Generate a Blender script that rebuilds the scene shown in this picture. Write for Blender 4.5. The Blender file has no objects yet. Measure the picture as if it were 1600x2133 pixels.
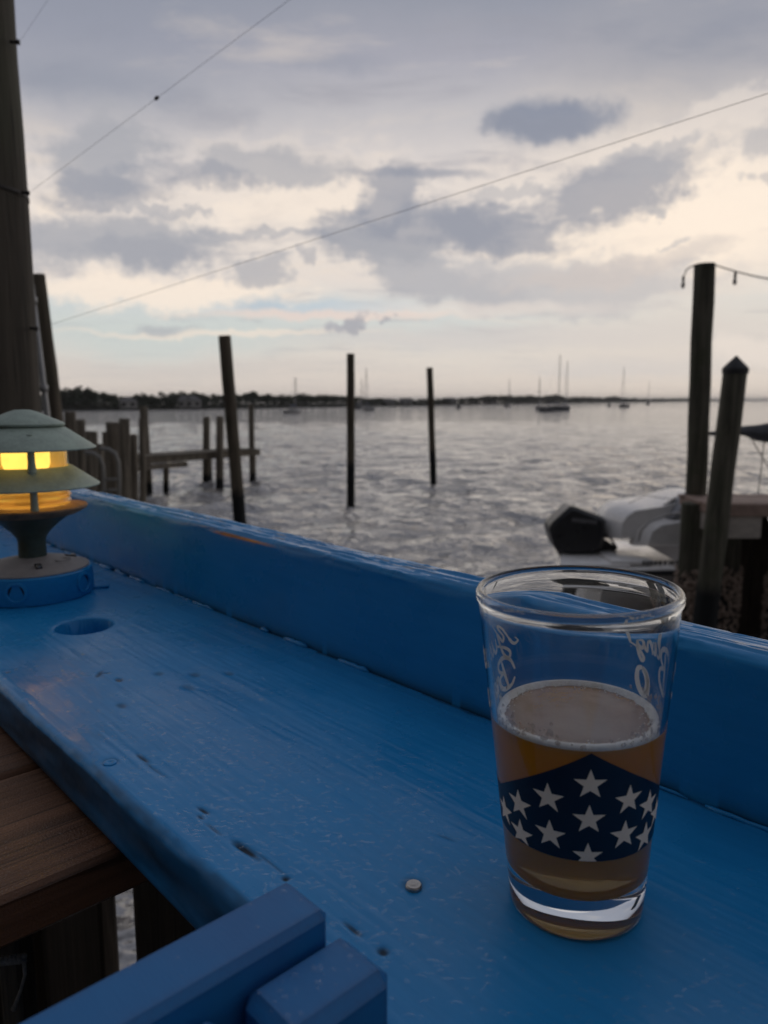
import bpy, math, random
import numpy as np
from mathutils import Vector, Euler

random.seed(7)
RNG = np.random.default_rng(11)
PI = math.pi
S = bpy.context.scene
C = S.collection

# ------------------------------------------------------------------ camera
EYE = 3.1                       # metres above the water
PITCH = math.radians(8.5)
FPX = 1550.0                    # focal length in photograph pixels (1600 x 2133)
cam_data = bpy.data.cameras.new('camera')
cam = bpy.data.objects.new('camera', cam_data)
C.objects.link(cam)
cam.location = (0, 0, EYE)
cam.rotation_euler = (PI / 2 - PITCH, 0, 0)
cam_data.sensor_fit = 'VERTICAL'
cam_data.sensor_height = 36.0
cam_data.lens = FPX / 2133 * 36.0
cam_data.clip_start = 0.01
cam_data.clip_end = 20000
cam_data.dof.use_dof = True
cam_data.dof.focus_distance = 0.41
cam_data.dof.aperture_fstop = cam_data.lens / 2.3
S.camera = cam
S.render.engine = 'CYCLES'
S.cycles.use_denoising = True
S.cycles.max_bounces = 16
S.cycles.transmission_bounces = 14
S.cycles.transparent_max_bounces = 24
S.cycles.glossy_bounces = 5
S.cycles.diffuse_bounces = 4
S.cycles.sample_clamp_indirect = 4.0
S.view_settings.view_transform = 'Standard'
S.view_settings.look = 'None'
S.view_settings.gamma = 1
S.view_settings.exposure = 0.0

CP, SP = math.cos(PITCH), math.sin(PITCH)


def ray(px, py):
    """direction (per unit of optical depth) of a photograph pixel"""
    x = (px - 800) / FPX
    y = -(py - 1066.5) / FPX
    return Vector((x, CP + y * SP, y * CP - SP))


def at(px, py, Y):
    r = ray(px, py)
    return Vector((0, 0, EYE)) + r * (Y / r.y)


def onz(px, py, z):
    r = ray(px, py)
    return Vector((0, 0, EYE)) + r * ((z - EYE) / r.z)


def azel(px, py):
    r = ray(px, py).normalized()
    return math.atan2(r.x, r.y), math.asin(r.z)


# ------------------------------------------------------------------ node helpers
def lin(c):
    c = c / 255.0
    return c / 12.92 if c <= 0.04045 else ((c + 0.055) / 1.055) ** 2.4


def srgb(r, g, b):
    return (lin(r), lin(g), lin(b), 1)


class NT:
    def __init__(s, tree):
        s.t = tree

    def n(s, typ, ins=None, **props):
        nd = s.t.nodes.new(typ)
        for k, v in props.items():
            setattr(nd, k, v)
        if ins:
            for k, v in ins.items():
                sock = nd.inputs[k]
                if isinstance(v, bpy.types.NodeSocket):
                    s.t.links.new(v, sock)
                else:
                    sock.default_value = v
        return nd

    def math(s, op, a, b=0.0, c=0.0):
        return s.n('ShaderNodeMath', {0: a, 1: b, 2: c}, operation=op).outputs[0]

    def vmath(s, op, a, b=(0, 0, 0)):
        return s.n('ShaderNodeVectorMath', {0: a, 1: b}, operation=op)

    def mix(s, f, a, b, blend='MIX'):
        return s.n('ShaderNodeMix', {0: f, 6: a, 7: b}, data_type='RGBA', blend_type=blend).outputs[2]

    def mapr(s, v, a, b, c=0.0, d=1.0, interp='SMOOTHSTEP'):
        return s.n('ShaderNodeMapRange', {0: v, 1: a, 2: b, 3: c, 4: d}, interpolation_type=interp).outputs[0]

    def noise(s, vec, scale, detail=3.0, rough=0.5, dist=0.0):
        return s.n('ShaderNodeTexNoise', {'Vector': vec, 'Scale': scale, 'Detail': detail,
                                          'Roughness': rough, 'Distortion': dist})

    def mapping(s, vec, loc=(0, 0, 0), rot=(0, 0, 0), scale=(1, 1, 1), typ='POINT'):
        return s.n('ShaderNodeMapping', {'Vector': vec, 'Location': loc, 'Rotation': rot, 'Scale': scale},
                   vector_type=typ).outputs[0]

    def ramp(s, fac, stops, interp='LINEAR'):
        nd = s.n('ShaderNodeValToRGB', {0: fac})
        cr = nd.color_ramp
        cr.interpolation = interp
        while len(cr.elements) < len(stops):
            cr.elements.new(0.5)
        for e, (p, c) in zip(cr.elements, stops):
            e.position = p
            e.color = c if len(c) == 4 else (*c, 1)
        return nd.outputs[0]

    def link(s, a, b):
        s.t.links.new(a, b)


# ------------------------------------------------------------------ world: dusk sky with broken cloud
SUN_AZ, SUN_EL = azel(1480, 420)
world = bpy.data.worlds.new('World')
S.world = world
world.use_nodes = True
wt = world.node_tree
wt.nodes.clear()
W = NT(wt)
gen = W.n('ShaderNodeTexCoord').outputs['Generated']
sep = W.n('ShaderNodeSeparateXYZ', {0: gen})
wx, wy, wz = sep.outputs
sky = W.n('ShaderNodeTexSky', {}, sky_type='NISHITA', sun_disc=False, sun_elevation=SUN_EL,
          sun_rotation=SUN_AZ, air_density=1.0, dust_density=2.0, ozone_density=1.0)
clear = W.n('ShaderNodeVectorMath', {0: sky.outputs[0], 3: 0.06}, operation='SCALE').outputs[0]
warp_a = W.noise(gen, 5.0, 5.0, 0.62)
warp_b = W.noise(gen, 16.0, 7.0, 0.68)
wa = W.vmath('SUBTRACT', warp_a.outputs['Color'], (0.5, 0.5, 0.5)).outputs[0]
wb = W.vmath('SUBTRACT', warp_b.outputs['Color'], (0.5, 0.5, 0.5)).outputs[0]
warp = W.vmath('ADD', W.vmath('MULTIPLY', wa, (0.25, 0.080, 0)).outputs[0],
               W.vmath('MULTIPLY', wb, (0.120, 0.062, 0)).outputs[0]).outputs[0]
az = W.math('ARCTAN2', wx, wy)
el = W.math('ARCSINE', wz)
ae = W.n('ShaderNodeCombineXYZ', {0: az, 1: el, 2: 0.0}).outputs[0]
aew = W.vmath('ADD', ae, warp).outputs[0]
soft_warp = W.n('ShaderNodeVectorMath', {0: warp, 3: 0.45}, operation='SCALE').outputs[0]
aes = W.vmath('ADD', ae, soft_warp).outputs[0]
elw = W.n('ShaderNodeSeparateXYZ', {0: aes}).outputs[1]


def E(py):
    return max(0.0, min(1.0, azel(800, py)[1] / 1.5708))


el01 = W.math('DIVIDE', elw, 1.5708)
base = W.ramp(el01, [
    (0.0, srgb(220, 209, 201)), (E(790), srgb(223, 213, 204)), (E(735), srgb(222, 215, 207)),
    (E(680), srgb(212, 215, 211)), (E(640), srgb(206, 212, 213)), (E(590), srgb(230, 220, 212)),
    (E(480), srgb(238, 227, 217)), (E(360), srgb(222, 214, 210)), (E(250), srgb(195, 192, 195)),
    (E(120), srgb(168, 168, 179)), (E(0), srgb(149, 153, 166)), (0.55, srgb(160, 164, 177)),
    (1.0, srgb(174, 178, 190))])
# slow brightening towards the hidden sun, dimmer behind the viewer
sd = (math.sin(SUN_AZ) * math.cos(SUN_EL), math.cos(SUN_AZ) * math.cos(SUN_EL), math.sin(SUN_EL))
dot = W.n('ShaderNodeVectorMath', {0: gen, 1: sd}, operation='DOT_PRODUCT').outputs['Value']
facing = W.mapr(dot, -0.55, 0.62, 0.17, 1.0)
base = W.mix(1.0, base, W.n('ShaderNodeCombineXYZ', {0: facing, 1: facing, 2: facing}).outputs[0], 'MULTIPLY')
glow = W.mapr(dot, 0.955, 1.0, 0.0, 0.35)
base = W.mix(glow, base, srgb(250, 234, 215))
# horizontal streaks of a high cloud sheet (perspective-projected layer)
zz = W.math('ADD', W.math('MAXIMUM', wz, 0.0), 0.10)
pl = W.n('ShaderNodeCombineXYZ', {0: W.math('DIVIDE', wx, zz), 1: W.math('DIVIDE', wy, zz), 2: 0.0}).outputs[0]
sheet = W.noise(W.mapping(pl, (3.1, 0.7, 0), (0, 0, 0.25), (1.0, 1.7, 1)), 1.5, 6.0, 0.6, 0.4).outputs[0]
sheet_dark = W.mapr(sheet, 0.50, 0.68, 0.0, 0.55)
sheet_lite = W.mapr(sheet, 0.48, 0.30, 0.0, 0.45)
low = W.mapr(el, 0.02, 0.16, 0.25, 1.0)
high = W.mapr(el, 0.42, 0.75, 1.0, 0.45)
lh = W.math('MULTIPLY', low, high)
dark_cloud = W.mix(facing, (0.03, 0.033, 0.045, 1), srgb(158, 158, 168))
lite_cloud = W.mix(facing, (0.10, 0.10, 0.11, 1), srgb(236, 222, 208))
colr = W.mix(W.math('MULTIPLY', sheet_dark, lh), base, dark_cloud)
colr = W.mix(W.math('MULTIPLY', sheet_lite, lh), colr, lite_cloud)


rg_n = W.noise(W.mapping(ae, (0, 0, 0), (0, 0, 0), (1.0, 2.9, 1)), 20.0, 8.0, 0.64, 0.3).outputs[0]
ragged = W.math('MULTIPLY', W.math('SUBTRACT', rg_n, 0.52), 0.75)


def blob(px, py, rx, ry, color, strength, tilt=0.0, edge=0.58, src=None):
    """one cloud at the direction of a photograph pixel; radii in photograph pixels"""
    global colr
    a, e = azel(px, py)
    sx = rx / FPX * math.cos(math.atan((px - 800) / FPX)) ** 2
    sy = ry / FPX * 1.0
    v = W.mapping(src or aew, (a, e, 0), (0, 0, tilt), (sx * 1.35, sy * 1.35, 1), 'TEXTURE')
    g = W.n('ShaderNodeTexGradient', {0: v}, gradient_type='SPHERICAL').outputs[0]
    if src is None:                     # ragged cumulus edge
        g = W.math('ADD', g, W.math('MULTIPLY', ragged, W.math('GREATER_THAN', g, 0.001)))
        m = W.mapr(g, 0.02, 0.05 + edge * 0.8, 0.0, strength)
    else:
        m = W.mapr(g, 0.0, edge, 0.0, strength)
    colr = W.mix(m, colr, color)


CREAM = srgb(254, 238, 221)
PALE = srgb(234, 223, 214)
GREY = srgb(170, 171, 178)
SLATE = srgb(146, 151, 165)
DULL = srgb(137, 144, 161)
# broad tones
blob(1500, 40, 420, 170, DULL, 0.75, 0, 1.0, aes)
blob(150, 60, 500, 200, DULL, 0.55, 0, 1.0, aes)
blob(300, 700, 420, 55, srgb(204, 211, 208), 0.75, 0, 0.9, aes)
blob(640, 640, 260, 16, srgb(188, 203, 214), 0.8, 0, 0.8, aes)
blob(1440, 470, 330, 130, CREAM, 0.85, 0, 0.9)
blob(620, 410, 260, 90, CREAM, 0.6, 0, 0.9)
blob(330, 600, 330, 32, CREAM, 0.85, 0, 0.8)
blob(500, 690, 330, 7, srgb(238, 226, 212), 0.8, 0.01, 0.7, aes)
blob(700, 655, 300, 10, srgb(238, 216, 204), 0.7, 0, 0.7, aes)
blob(1020, 430, 130, 70, PALE, 0.7)
blob(130, 400, 80, 50, CREAM, 0.7)
blob(1330, 310, 330, 30, PALE, 0.5, 0.25)
blob(1100, 700, 500, 30, srgb(208, 202, 201), 0.6, 0, 0.8, aes)
blob(1330, 765, 300, 28, srgb(203, 201, 202), 0.6, 0, 0.9, aes)
blob(400, 770, 500, 22, srgb(208, 201, 196), 0.5, 0, 0.8, aes)
blob(1420, 690, 420, 110, srgb(214, 207, 202), 0.7, 0, 1.0, aes)
blob(900, 790, 700, 10, srgb(222, 212, 203), 0.5, 0, 0.8, aes)
# cloud bodies, left
blob(190, 330, 150, 70, GREY, 0.85, 0.1)
blob(230, 405, 170, 35, SLATE, 0.55)
blob(300, 440, 260, 16, PALE, 0.8, 0.12)
blob(230, 500, 260, 48, GREY, 0.85, 0.0)
blob(300, 520, 160, 22, SLATE, 0.4)
blob(560, 360, 160, 36, GREY, 0.75, 0.05)
blob(450, 385, 130, 20, SLATE, 0.5, -0.1)
blob(360, 440, 120, 10, GREY, 0.6, -0.1)
blob(520, 505, 260, 10, GREY, 0.6)
blob(530, 575, 80, 26, GREY, 0.7)
blob(640, 547, 26, 12, SLATE, 0.5)
blob(330, 678, 40, 9, srgb(180, 182, 186), 0.7, 0, 0.7, aes)
# middle
blob(860, 367, 150, 9, SLATE, 0.65, -0.03, 0.75, aes)
blob(805, 425, 75, 62, SLATE, 0.75)
blob(860, 490, 210, 52, SLATE, 0.75, 0.05)
blob(1050, 470, 140, 42, SLATE, 0.75, -0.05)
blob(900, 555, 200, 45, GREY, 0.75, -0.3)
blob(1150, 585, 330, 55, srgb(186, 185, 189), 0.75, -0.05)
blob(1300, 545, 220, 25, srgb(205, 196, 192), 0.6, 0.1)
blob(1060, 400, 80, 12, GREY, 0.5)
blob(800, 673, 24, 24, srgb(168, 168, 176), 0.85, 0.3)
blob(755, 688, 30, 11, srgb(172, 172, 180), 0.8, 0)
blob(1000, 640, 300, 16, PALE, 0.6, 0, 0.8, aes)
# right
blob(1135, 256, 100, 36, DULL, 0.95, -0.02, 0.55, aes)
blob(1200, 250, 80, 26, DULL, 0.7, 0.05, 0.7, aew)
blob(1125, 270, 84, 16, srgb(134, 140, 157), 0.55, -0.02, 0.8, aew)
blob(1130, 270, 100, 22, SLATE, 0.5)
blob(1290, 385, 165, 48, SLATE, 0.8, 0.12)
blob(1375, 350, 70, 22, GREY, 0.55, 0.15)
blob(1575, 300, 80, 28, GREY, 0.6, 0.1)
blob(1330, 318, 130, 12, GREY, 0.55, 0.12)
blob(1590, 380, 50, 10, GREY, 0.5)
blob(1345, 438, 34, 13, GREY, 0.6)
blob(1400, 496, 40, 6, GREY, 0.5, 0.1)
blob(1590, 740, 90, 26, srgb(232, 222, 214), 0.6)
blob(700, 135, 130, 20, DULL, 0.35, 0, 0.9, aes)
blob(150, 170, 260, 34, DULL, 0.4, 0, 0.9, aes)
cover = W.mapr(el, 0.05, 0.35, 0.988, 0.985)
final = W.mix(cover, clear, colr)
below = W.mapr(wz, -0.02, 0.0, 0.0, 1.0, 'LINEAR')
final = W.mix(below, (0.05, 0.05, 0.055, 1), final)
bg = W.n('ShaderNodeBackground', {0: final, 1: 1.0})
W.link(bg.outputs[0], W.n('ShaderNodeOutputWorld').inputs[0])

sun_data = bpy.data.lights.new('sun', 'SUN')
sun_data.energy = 0.15
sun_data.angle = math.radians(50)
sun_data.color = (1.0, 0.86, 0.70)
sun = bpy.data.objects.new('sun', sun_data)
C.objects.link(sun)
sun.rotation_euler = (PI / 2 - SUN_EL, 0, PI - SUN_AZ)

# ------------------------------------------------------------------ mesh helpers


def tag(o, label=None, cat=None, group=None, kind=None):
    if label: o['label'] = label
    if cat: o['category'] = cat
    if group: o['group'] = group
    if kind: o['kind'] = kind
    return o


def world_loc(o):
    v = Vector((0, 0, 0))
    while o is not None:
        v += o.location
        o = o.parent
    return v


def empty(name, loc, label, cat, group=None):
    o = bpy.data.objects.new(name, None)
    C.objects.link(o)
    o.location = loc
    o.empty_display_size = 0.05
    return tag(o, label, cat, group)


def copy_tree(o, parent=None):
    c = o.copy()
    C.objects.link(c)
    if parent is not None:
        c.parent = parent
    for ch in list(o.children):
        copy_tree(ch, c)
    return c


class MB:
    """collects vertices and faces in world space and links them as one mesh object"""

    def __init__(s):
        s.v, s.f, s.k = [], [], 0

    def add(s, vs, fs):
        vs = np.asarray(vs, float).reshape(-1, 3)
        s.v.append(vs)
        s.f += [tuple(i + s.k for i in f) for f in fs]
        s.k += len(vs)
        return s

    def box(s, c, h, ax=None, bev=0.0):
        c = np.array(c, float)
        ax = np.eye(3) if ax is None else np.array([list(a) for a in ax], float)
        h = np.array(h, float)
        b = min(bev, min(h) * 0.9)
        if b <= 0:
            pts = [(x, y, z) for x in (-1, 1) for y in (-1, 1) for z in (-1, 1)]
            vs = [c + (np.array(p) * h) @ ax for p in pts]
            fs = [(0, 1, 3, 2), (4, 6, 7, 5), (0, 4, 5, 1), (2, 3, 7, 6), (0, 2, 6, 4), (1, 5, 7, 3)]
            return s.add(vs, fs)
        vs, idx = [], {}
        for x in (-1, 1):
            for y in (-1, 1):
                for z in (-1, 1):
                    for a in range(3):
                        p = np.array((x, y, z), float) * (h - b)
                        p[a] += (x, y, z)[a] * b
                        idx[(x, y, z, a)] = len(vs)
                        vs.append(c + p @ ax)
        fs = []
        for a in range(3):
            o1, o2 = (a + 1) % 3, (a + 2) % 3
            for sg in (-1, 1):
                q = []
                for (i, j) in ((-1, -1), (1, -1), (1, 1), (-1, 1)):
                    k = [0, 0, 0]
                    k[a] = sg; k[o1] = i; k[o2] = j
                    q.append(idx[(*k, a)])
                fs.append(tuple(q if sg > 0 else q[::-1]))
        for a in range(3):
            o1, o2 = (a + 1) % 3, (a + 2) % 3
            for i in (-1, 1):
                for j in (-1, 1):
                    def key(t, w):
                        k = [0, 0, 0]
                        k[a] = t; k[o1] = i; k[o2] = j
                        return idx[(*k, w)]
                    q = [key(-1, o1), key(1, o1), key(1, o2), key(-1, o2)]
                    fs.append(tuple(q if i * j < 0 else q[::-1]))
        for x in (-1, 1):
            for y in (-1, 1):
                for z in (-1, 1):
                    q = [idx[(x, y, z, 0)], idx[(x, y, z, 1)], idx[(x, y, z, 2)]]
                    fs.append(tuple(q if x * y * z > 0 else q[::-1]))
        return s.add(vs, fs)

    def tube(s, pts, r, seg=10, cap=True, wob=0.0):
        pts = [Vector(p) for p in pts]
        n = len(pts)
        rs = [r] * n if np.isscalar(r) else list(r)
        vs, fs = [], []
        up = None
        for i, p in enumerate(pts):
            t = (pts[min(i + 1, n - 1)] - pts[max(i - 1, 0)]).normalized()
            if up is None:
                ref = Vector((0, 0, 1)) if abs(t.z) < 0.9 else Vector((1, 0, 0))
                a = t.cross(ref).normalized()
            else:
                a = (up - t * up.dot(t)).normalized()
            up = a
            b = t.cross(a)
            for j in range(seg):
                th = 2 * PI * j / seg
                rr = rs[i] * (1 + (random.uniform(-wob, wob) if wob else 0))
                vs.append(p + (a * math.cos(th) + b * math.sin(th)) * rr)
        for i in range(n - 1):
            for j in range(seg):
                k = (j + 1) % seg
                fs.append((i * seg + j, i * seg + k, (i + 1) * seg + k, (i + 1) * seg + j))
        if cap:
            fs.append(tuple(range(seg - 1, -1, -1)))
            fs.append(tuple((n - 1) * seg + j for j in range(seg)))
        return s.add([tuple(v) for v in vs], fs)

    def lathe(s, c, prof, seg=48, closed=False):
        """prof: (radius, z) from outside-bottom upward; radius 0 collapses to a pole"""
        c = Vector(c)
        vs, fs, rings = [], [], []
        for (r, z) in prof:
            if r < 1e-7:
                rings.append([len(vs)])
                vs.append((c.x, c.y, c.z + z))
            else:
                rings.append(list(range(len(vs), len(vs) + seg)))
                for j in range(seg):
                    th = 2 * PI * j / seg
                    vs.append((c.x + r * math.cos(th), c.y + r * math.sin(th), c.z + z))
        pairs = list(zip(rings[:-1], rings[1:]))
        if closed:
            pairs.append((rings[-1], rings[0]))
        for A, B in pairs:
            for j in range(seg):
                k = (j + 1) % seg
                if len(A) == 1 and len(B) == 1:
                    continue
                if len(A) == 1:
                    fs.append((A[0], B[k], B[j]))
                elif len(B) == 1:
                    fs.append((A[j], A[k], B[0]))
                else:
                    fs.append((A[j], A[k], B[k], B[j]))
        return s.add(vs, fs)

    def prism(s, poly, origin, ex, ey, ez, d0, d1, inset=0.0, ease=0.12):
        """polygon in the (ex, ey) plane, extruded along ez from d0 to d1; inset rounds the two ends"""
        poly = np.array(poly, float)
        cen = poly.mean(0)
        o, ex, ey, ez = [np.array(list(a), float) for a in (origin, ex, ey, ez)]
        lay = [(d0, 1 - inset), (d0 + (d1 - d0) * ease, 1.0), (d1 - (d1 - d0) * 0.12, 1.0), (d1, 1 - inset)] if inset else [(d0, 1.0), (d1, 1.0)]
        n = len(poly)
        vs, fs = [], []
        for d, k in lay:
            for p in (poly - cen) * k + cen:
                vs.append(o + ex * p[0] + ey * p[1] + ez * d)
        for L in range(len(lay) - 1):
            for j in range(n):
                k = (j + 1) % n
                fs.append((L * n + j, L * n + k, (L + 1) * n + k, (L + 1) * n + j))
        fs.append(tuple(range(n - 1, -1, -1)))
        fs.append(tuple((len(lay) - 1) * n + j for j in range(n)))
        return s.add(vs, fs)

    def build(s, name, mat, parent=None, smooth=False, angle=None):
        me = bpy.data.meshes.new(name)
        V = np.concatenate(s.v) if s.v else np.zeros((0, 3))
        o = bpy.data.objects.new(name, me)
        C.objects.link(o)
        if parent is not None:
            o.parent = parent
            V = V - np.array(world_loc(parent))
        me.from_pydata([tuple(p) for p in V], [], s.f)
        me.materials.append(mat)
        if smooth or angle:
            me.shade_smooth()
            if angle:
                me.set_sharp_from_angle(angle=math.radians(angle))
        return o


def grid_mesh(name, P, mat, parent=None, closed_j=False, attr=None, smooth=True):
    """P: (ni, nj, 3) array of world points"""
    ni, nj = P.shape[:2]
    V = P.reshape(-1, 3).copy()
    if parent is not None:
        V -= np.array(world_loc(parent))
    i = np.arange(ni - 1)[:, None]
    j = np.arange(nj if closed_j else nj - 1)[None, :]
    j2 = (j + 1) % nj
    q = np.stack([i * nj + j, i * nj + j2, (i + 1) * nj + j2, (i + 1) * nj + j], -1).reshape(-1, 4)
    me = bpy.data.meshes.new(name)
    me.vertices.add(len(V))
    me.vertices.foreach_set('co', V.astype(np.float32).ravel())
    me.loops.add(q.size)
    me.loops.foreach_set('vertex_index', q.astype(np.int32).ravel())
    me.polygons.add(len(q))
    me.polygons.foreach_set('loop_start', np.arange(0, q.size, 4, dtype=np.int32))
    me.polygons.foreach_set('loop_total', np.full(len(q), 4, dtype=np.int32))
    me.update(calc_edges=True)
    me.validate()
    if attr:
        for k, a in attr.items():
            at_ = me.attributes.new(k, 'FLOAT', 'POINT')
            at_.data.foreach_set('value', a.astype(np.float32).ravel())
    if smooth:
        me.shade_smooth()
    me.materials.append(mat)
    o = bpy.data.objects.new(name, me)
    C.objects.link(o)
    if parent is not None:
        o.parent = parent
    return o


_H = np.random.default_rng(5).random((256, 256))


def vnoise(x, y):
    xi = np.floor(x).astype(int); yi = np.floor(y).astype(int)
    fx = x - xi; fy = y - yi
    fx = fx * fx * (3 - 2 * fx); fy = fy * fy * (3 - 2 * fy)
    a = _H[xi % 256, yi % 256]; b = _H[(xi + 1) % 256, yi % 256]
    c = _H[xi % 256, (yi + 1) % 256]; d = _H[(xi + 1) % 256, (yi + 1) % 256]
    return (a * (1 - fx) + b * fx) * (1 - fy) + (c * (1 - fx) + d * fx) * fy - 0.5


def fbm(x, y, o=4, g=0.5):
    r = 0; a = 1.0
    for k in range(o):
        r = r + a * vnoise(x * 2 ** k + 17.3 * k, y * 2 ** k + 9.1 * k)
        a *= g
    return r


# ------------------------------------------------------------------ materials
def new_mat(name):
    m = bpy.data.materials.new(name)
    m.use_nodes = True
    m.node_tree.nodes.clear()
    t = NT(m.node_tree)
    out = t.n('ShaderNodeOutputMaterial')
    return m, t, out


def bsdf(t, out, **k):
    names = dict(base='Base Color', rough='Roughness', metal='Metallic', spec='Specular IOR Level', normal='Normal',
                 trans='Transmission Weight', ior='IOR', coat='Coat Weight', coat_rough='Coat Roughness',
                 emit='Emission Color', emit_s='Emission Strength', sub='Subsurface Weight')
    b = t.n('ShaderNodeBsdfPrincipled', {names[a]: v for a, v in k.items()})
    t.link(b.outputs[0], out.inputs[0])
    return b


def simple(name, base, rough=0.5, metal=0.0, var=0.25, scale=12.0, bump=0.15, spec=0.5, stretch=(1, 1, 1), dist=0.002):
    m, t, out = new_mat(name)
    co = t.n('ShaderNodeTexCoord').outputs['Object']
    mp = t.mapping(co, scale=stretch)
    n1 = t.noise(mp, scale, 5, 0.6)
    n2 = t.noise(mp, scale * 7, 3, 0.6)
    f = t.math('ADD', t.math('MULTIPLY', n1.outputs[0], 0.7), t.math('MULTIPLY', n2.outputs[0], 0.3))
    f = t.mapr(f, 0.3, 0.7)
    lo = tuple(c * (1 - var) for c in base[:3]) + (1,)
    hi = tuple(min(1, c * (1 + var)) for c in base[:3]) + (1,)
    col = t.mix(f, lo, hi)
    bp = t.n('ShaderNodeBump', {'Strength': bump, 'Distance': dist, 'Height': f})
    bsdf(t, out, base=col, rough=t.mapr(n1.outputs[0], 0.3, 0.7, max(0.02, rough - 0.08), min(1, rough + 0.1)), metal=metal,
         spec=spec, normal=bp.outputs[0])
    return m


BEARING = math.radians(-47.2)          # the shelf runs along this bearing
UX = Vector((math.cos(BEARING), math.sin(BEARING), 0))     # along the shelf, towards the right of the picture
NX = Vector((-UX.y, UX.x, 0))                               # across it, towards the water
ZX = Vector((0, 0, 1))


def mat_blue(name, wet=True, wear=False):
    m, t, out = new_mat(name)
    co = t.n('ShaderNodeTexCoord').outputs['Object']
    lo = t.mapping(co, rot=(0, 0, -BEARING))
    st = t.mapping(lo, scale=(1.0, 9.0, 9.0))
    n1 = t.noise(lo, 9.0, 5, 0.6).outputs[0]
    n2 = t.noise(st, 22.0, 5, 0.65).outputs[0]
    n3 = t.noise(st, 160.0, 3, 0.6).outputs[0]
    n4 = t.noise(lo, 420.0, 3, 0.6).outputs[0]
    f = t.mapr(t.math('ADD', t.math('MULTIPLY', n1, 0.6), t.math('MULTIPLY', n2, 0.4)), 0.32, 0.68)
    col = t.mix(f, (0.013, 0.225, 0.530, 1), (0.021, 0.268, 0.610, 1))
    grime_shade = t.n('ShaderNodeAttribute', attribute_name='dirt_shade').outputs['Fac']
    col = t.mix(grime_shade, col, (0.008, 0.011, 0.014, 1))
    orange_line = t.n('ShaderNodeAttribute', attribute_name='orange_line').outputs['Fac']
    col = t.mix(orange_line, col, (0.75, 0.30, 0.085, 1))
    peel = t.n('ShaderNodeAttribute', attribute_name='peel').outputs['Fac']
    col = t.mix(peel, col, (0.34, 0.38, 0.42, 1))
    if wear:
        bv = t.n('ShaderNodeBevel', {'Radius': 0.006}, samples=4).outputs[0]
        dt = t.n('ShaderNodeVectorMath', {0: bv, 1: t.n('ShaderNodeNewGeometry').outputs['Normal']}, operation='DOT_PRODUCT').outputs['Value']
        ed = t.mapr(t.math('ADD', dt, t.math('MULTIPLY', t.math('SUBTRACT', n3, 0.5), 0.25)), 0.97, 0.86)
        col = t.mix(t.math('MULTIPLY', ed, 0.75), col, (0.075, 0.060, 0.058, 1))
        col = t.mix(0.60, col, (0.015, 0.100, 0.300, 1))
        col = t.mix(t.mapr(n1, 0.42, 0.62, 0, 0.40), col, (0.035, 0.105, 0.290, 1))
    h = t.math('ADD', t.math('MULTIPLY', n2, 1.0), t.math('ADD', t.math('MULTIPLY', n3, 0.35), t.math('MULTIPLY', n4, 0.16)))
    bp = t.n('ShaderNodeBump', {'Strength': 0.16, 'Distance': 0.0008, 'Height': h})
    r = t.mapr(n1, 0.35, 0.68, 0.20 if wet else 0.34, 0.42 if wet else 0.5)
    r = t.math('ADD', r, t.math('MULTIPLY', grime_shade, 0.3))
    bsdf(t, out, base=col, rough=r, spec=0.30, normal=bp.outputs[0])
    return m


def mat_wood_round(name, base, tide=None, green=0.3, sc=1.0):
    """weathered round timber; tide: world height below which it is wet and weed-dark"""
    m, t, out = new_mat(name)
    geo = t.n('ShaderNodeNewGeometry').outputs['Position']
    co = t.n('ShaderNodeTexCoord').outputs['Object']
    st = t.mapping(co, scale=(14 * sc, 14 * sc, 0.9 * sc))
    n1 = t.noise(st, 1.0, 6, 0.65, 0.5).outputs[0]
    n2 = t.noise(co, 2.2 * sc, 4, 0.6).outputs[0]
    n3 = t.noise(t.mapping(co, scale=(60 * sc, 60 * sc, 2.5 * sc)), 1.0, 3, 0.6).outputs[0]
    b = base
    col = t.mix(t.mapr(n1, 0.3, 0.7), tuple(c * 0.45 for c in b) + (1,), tuple(c * 1.35 for c in b) + (1,))
    col = t.mix(t.mapr(n2, 0.45, 0.7, 0, green), col, (0.062, 0.072, 0.040, 1))
    col = t.mix(t.mapr(n3, 0.62, 0.72, 0, 0.85), col, (0.012, 0.010, 0.008, 1))
    rough = 0.8
    if tide is not None:
        z = t.n('ShaderNodeSeparateXYZ', {0: geo}).outputs[2]
        zj = t.math('ADD', z, t.math('MULTIPLY', t.math('SUBTRACT', n2, 0.5), 0.5))
        wet = t.mapr(zj, tide + 0.12, tide - 0.12)
        col = t.mix(wet, col, (0.010, 0.012, 0.013, 1))
    bp = t.n('ShaderNodeBump', {'Strength': 0.7, 'Distance': 0.012 / sc, 'Height': t.math('ADD', n1, t.math('MULTIPLY', n3, 0.4))})
    bsdf(t, out, base=col, rough=rough, spec=0.3, normal=bp.outputs[0])
    return m


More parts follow.
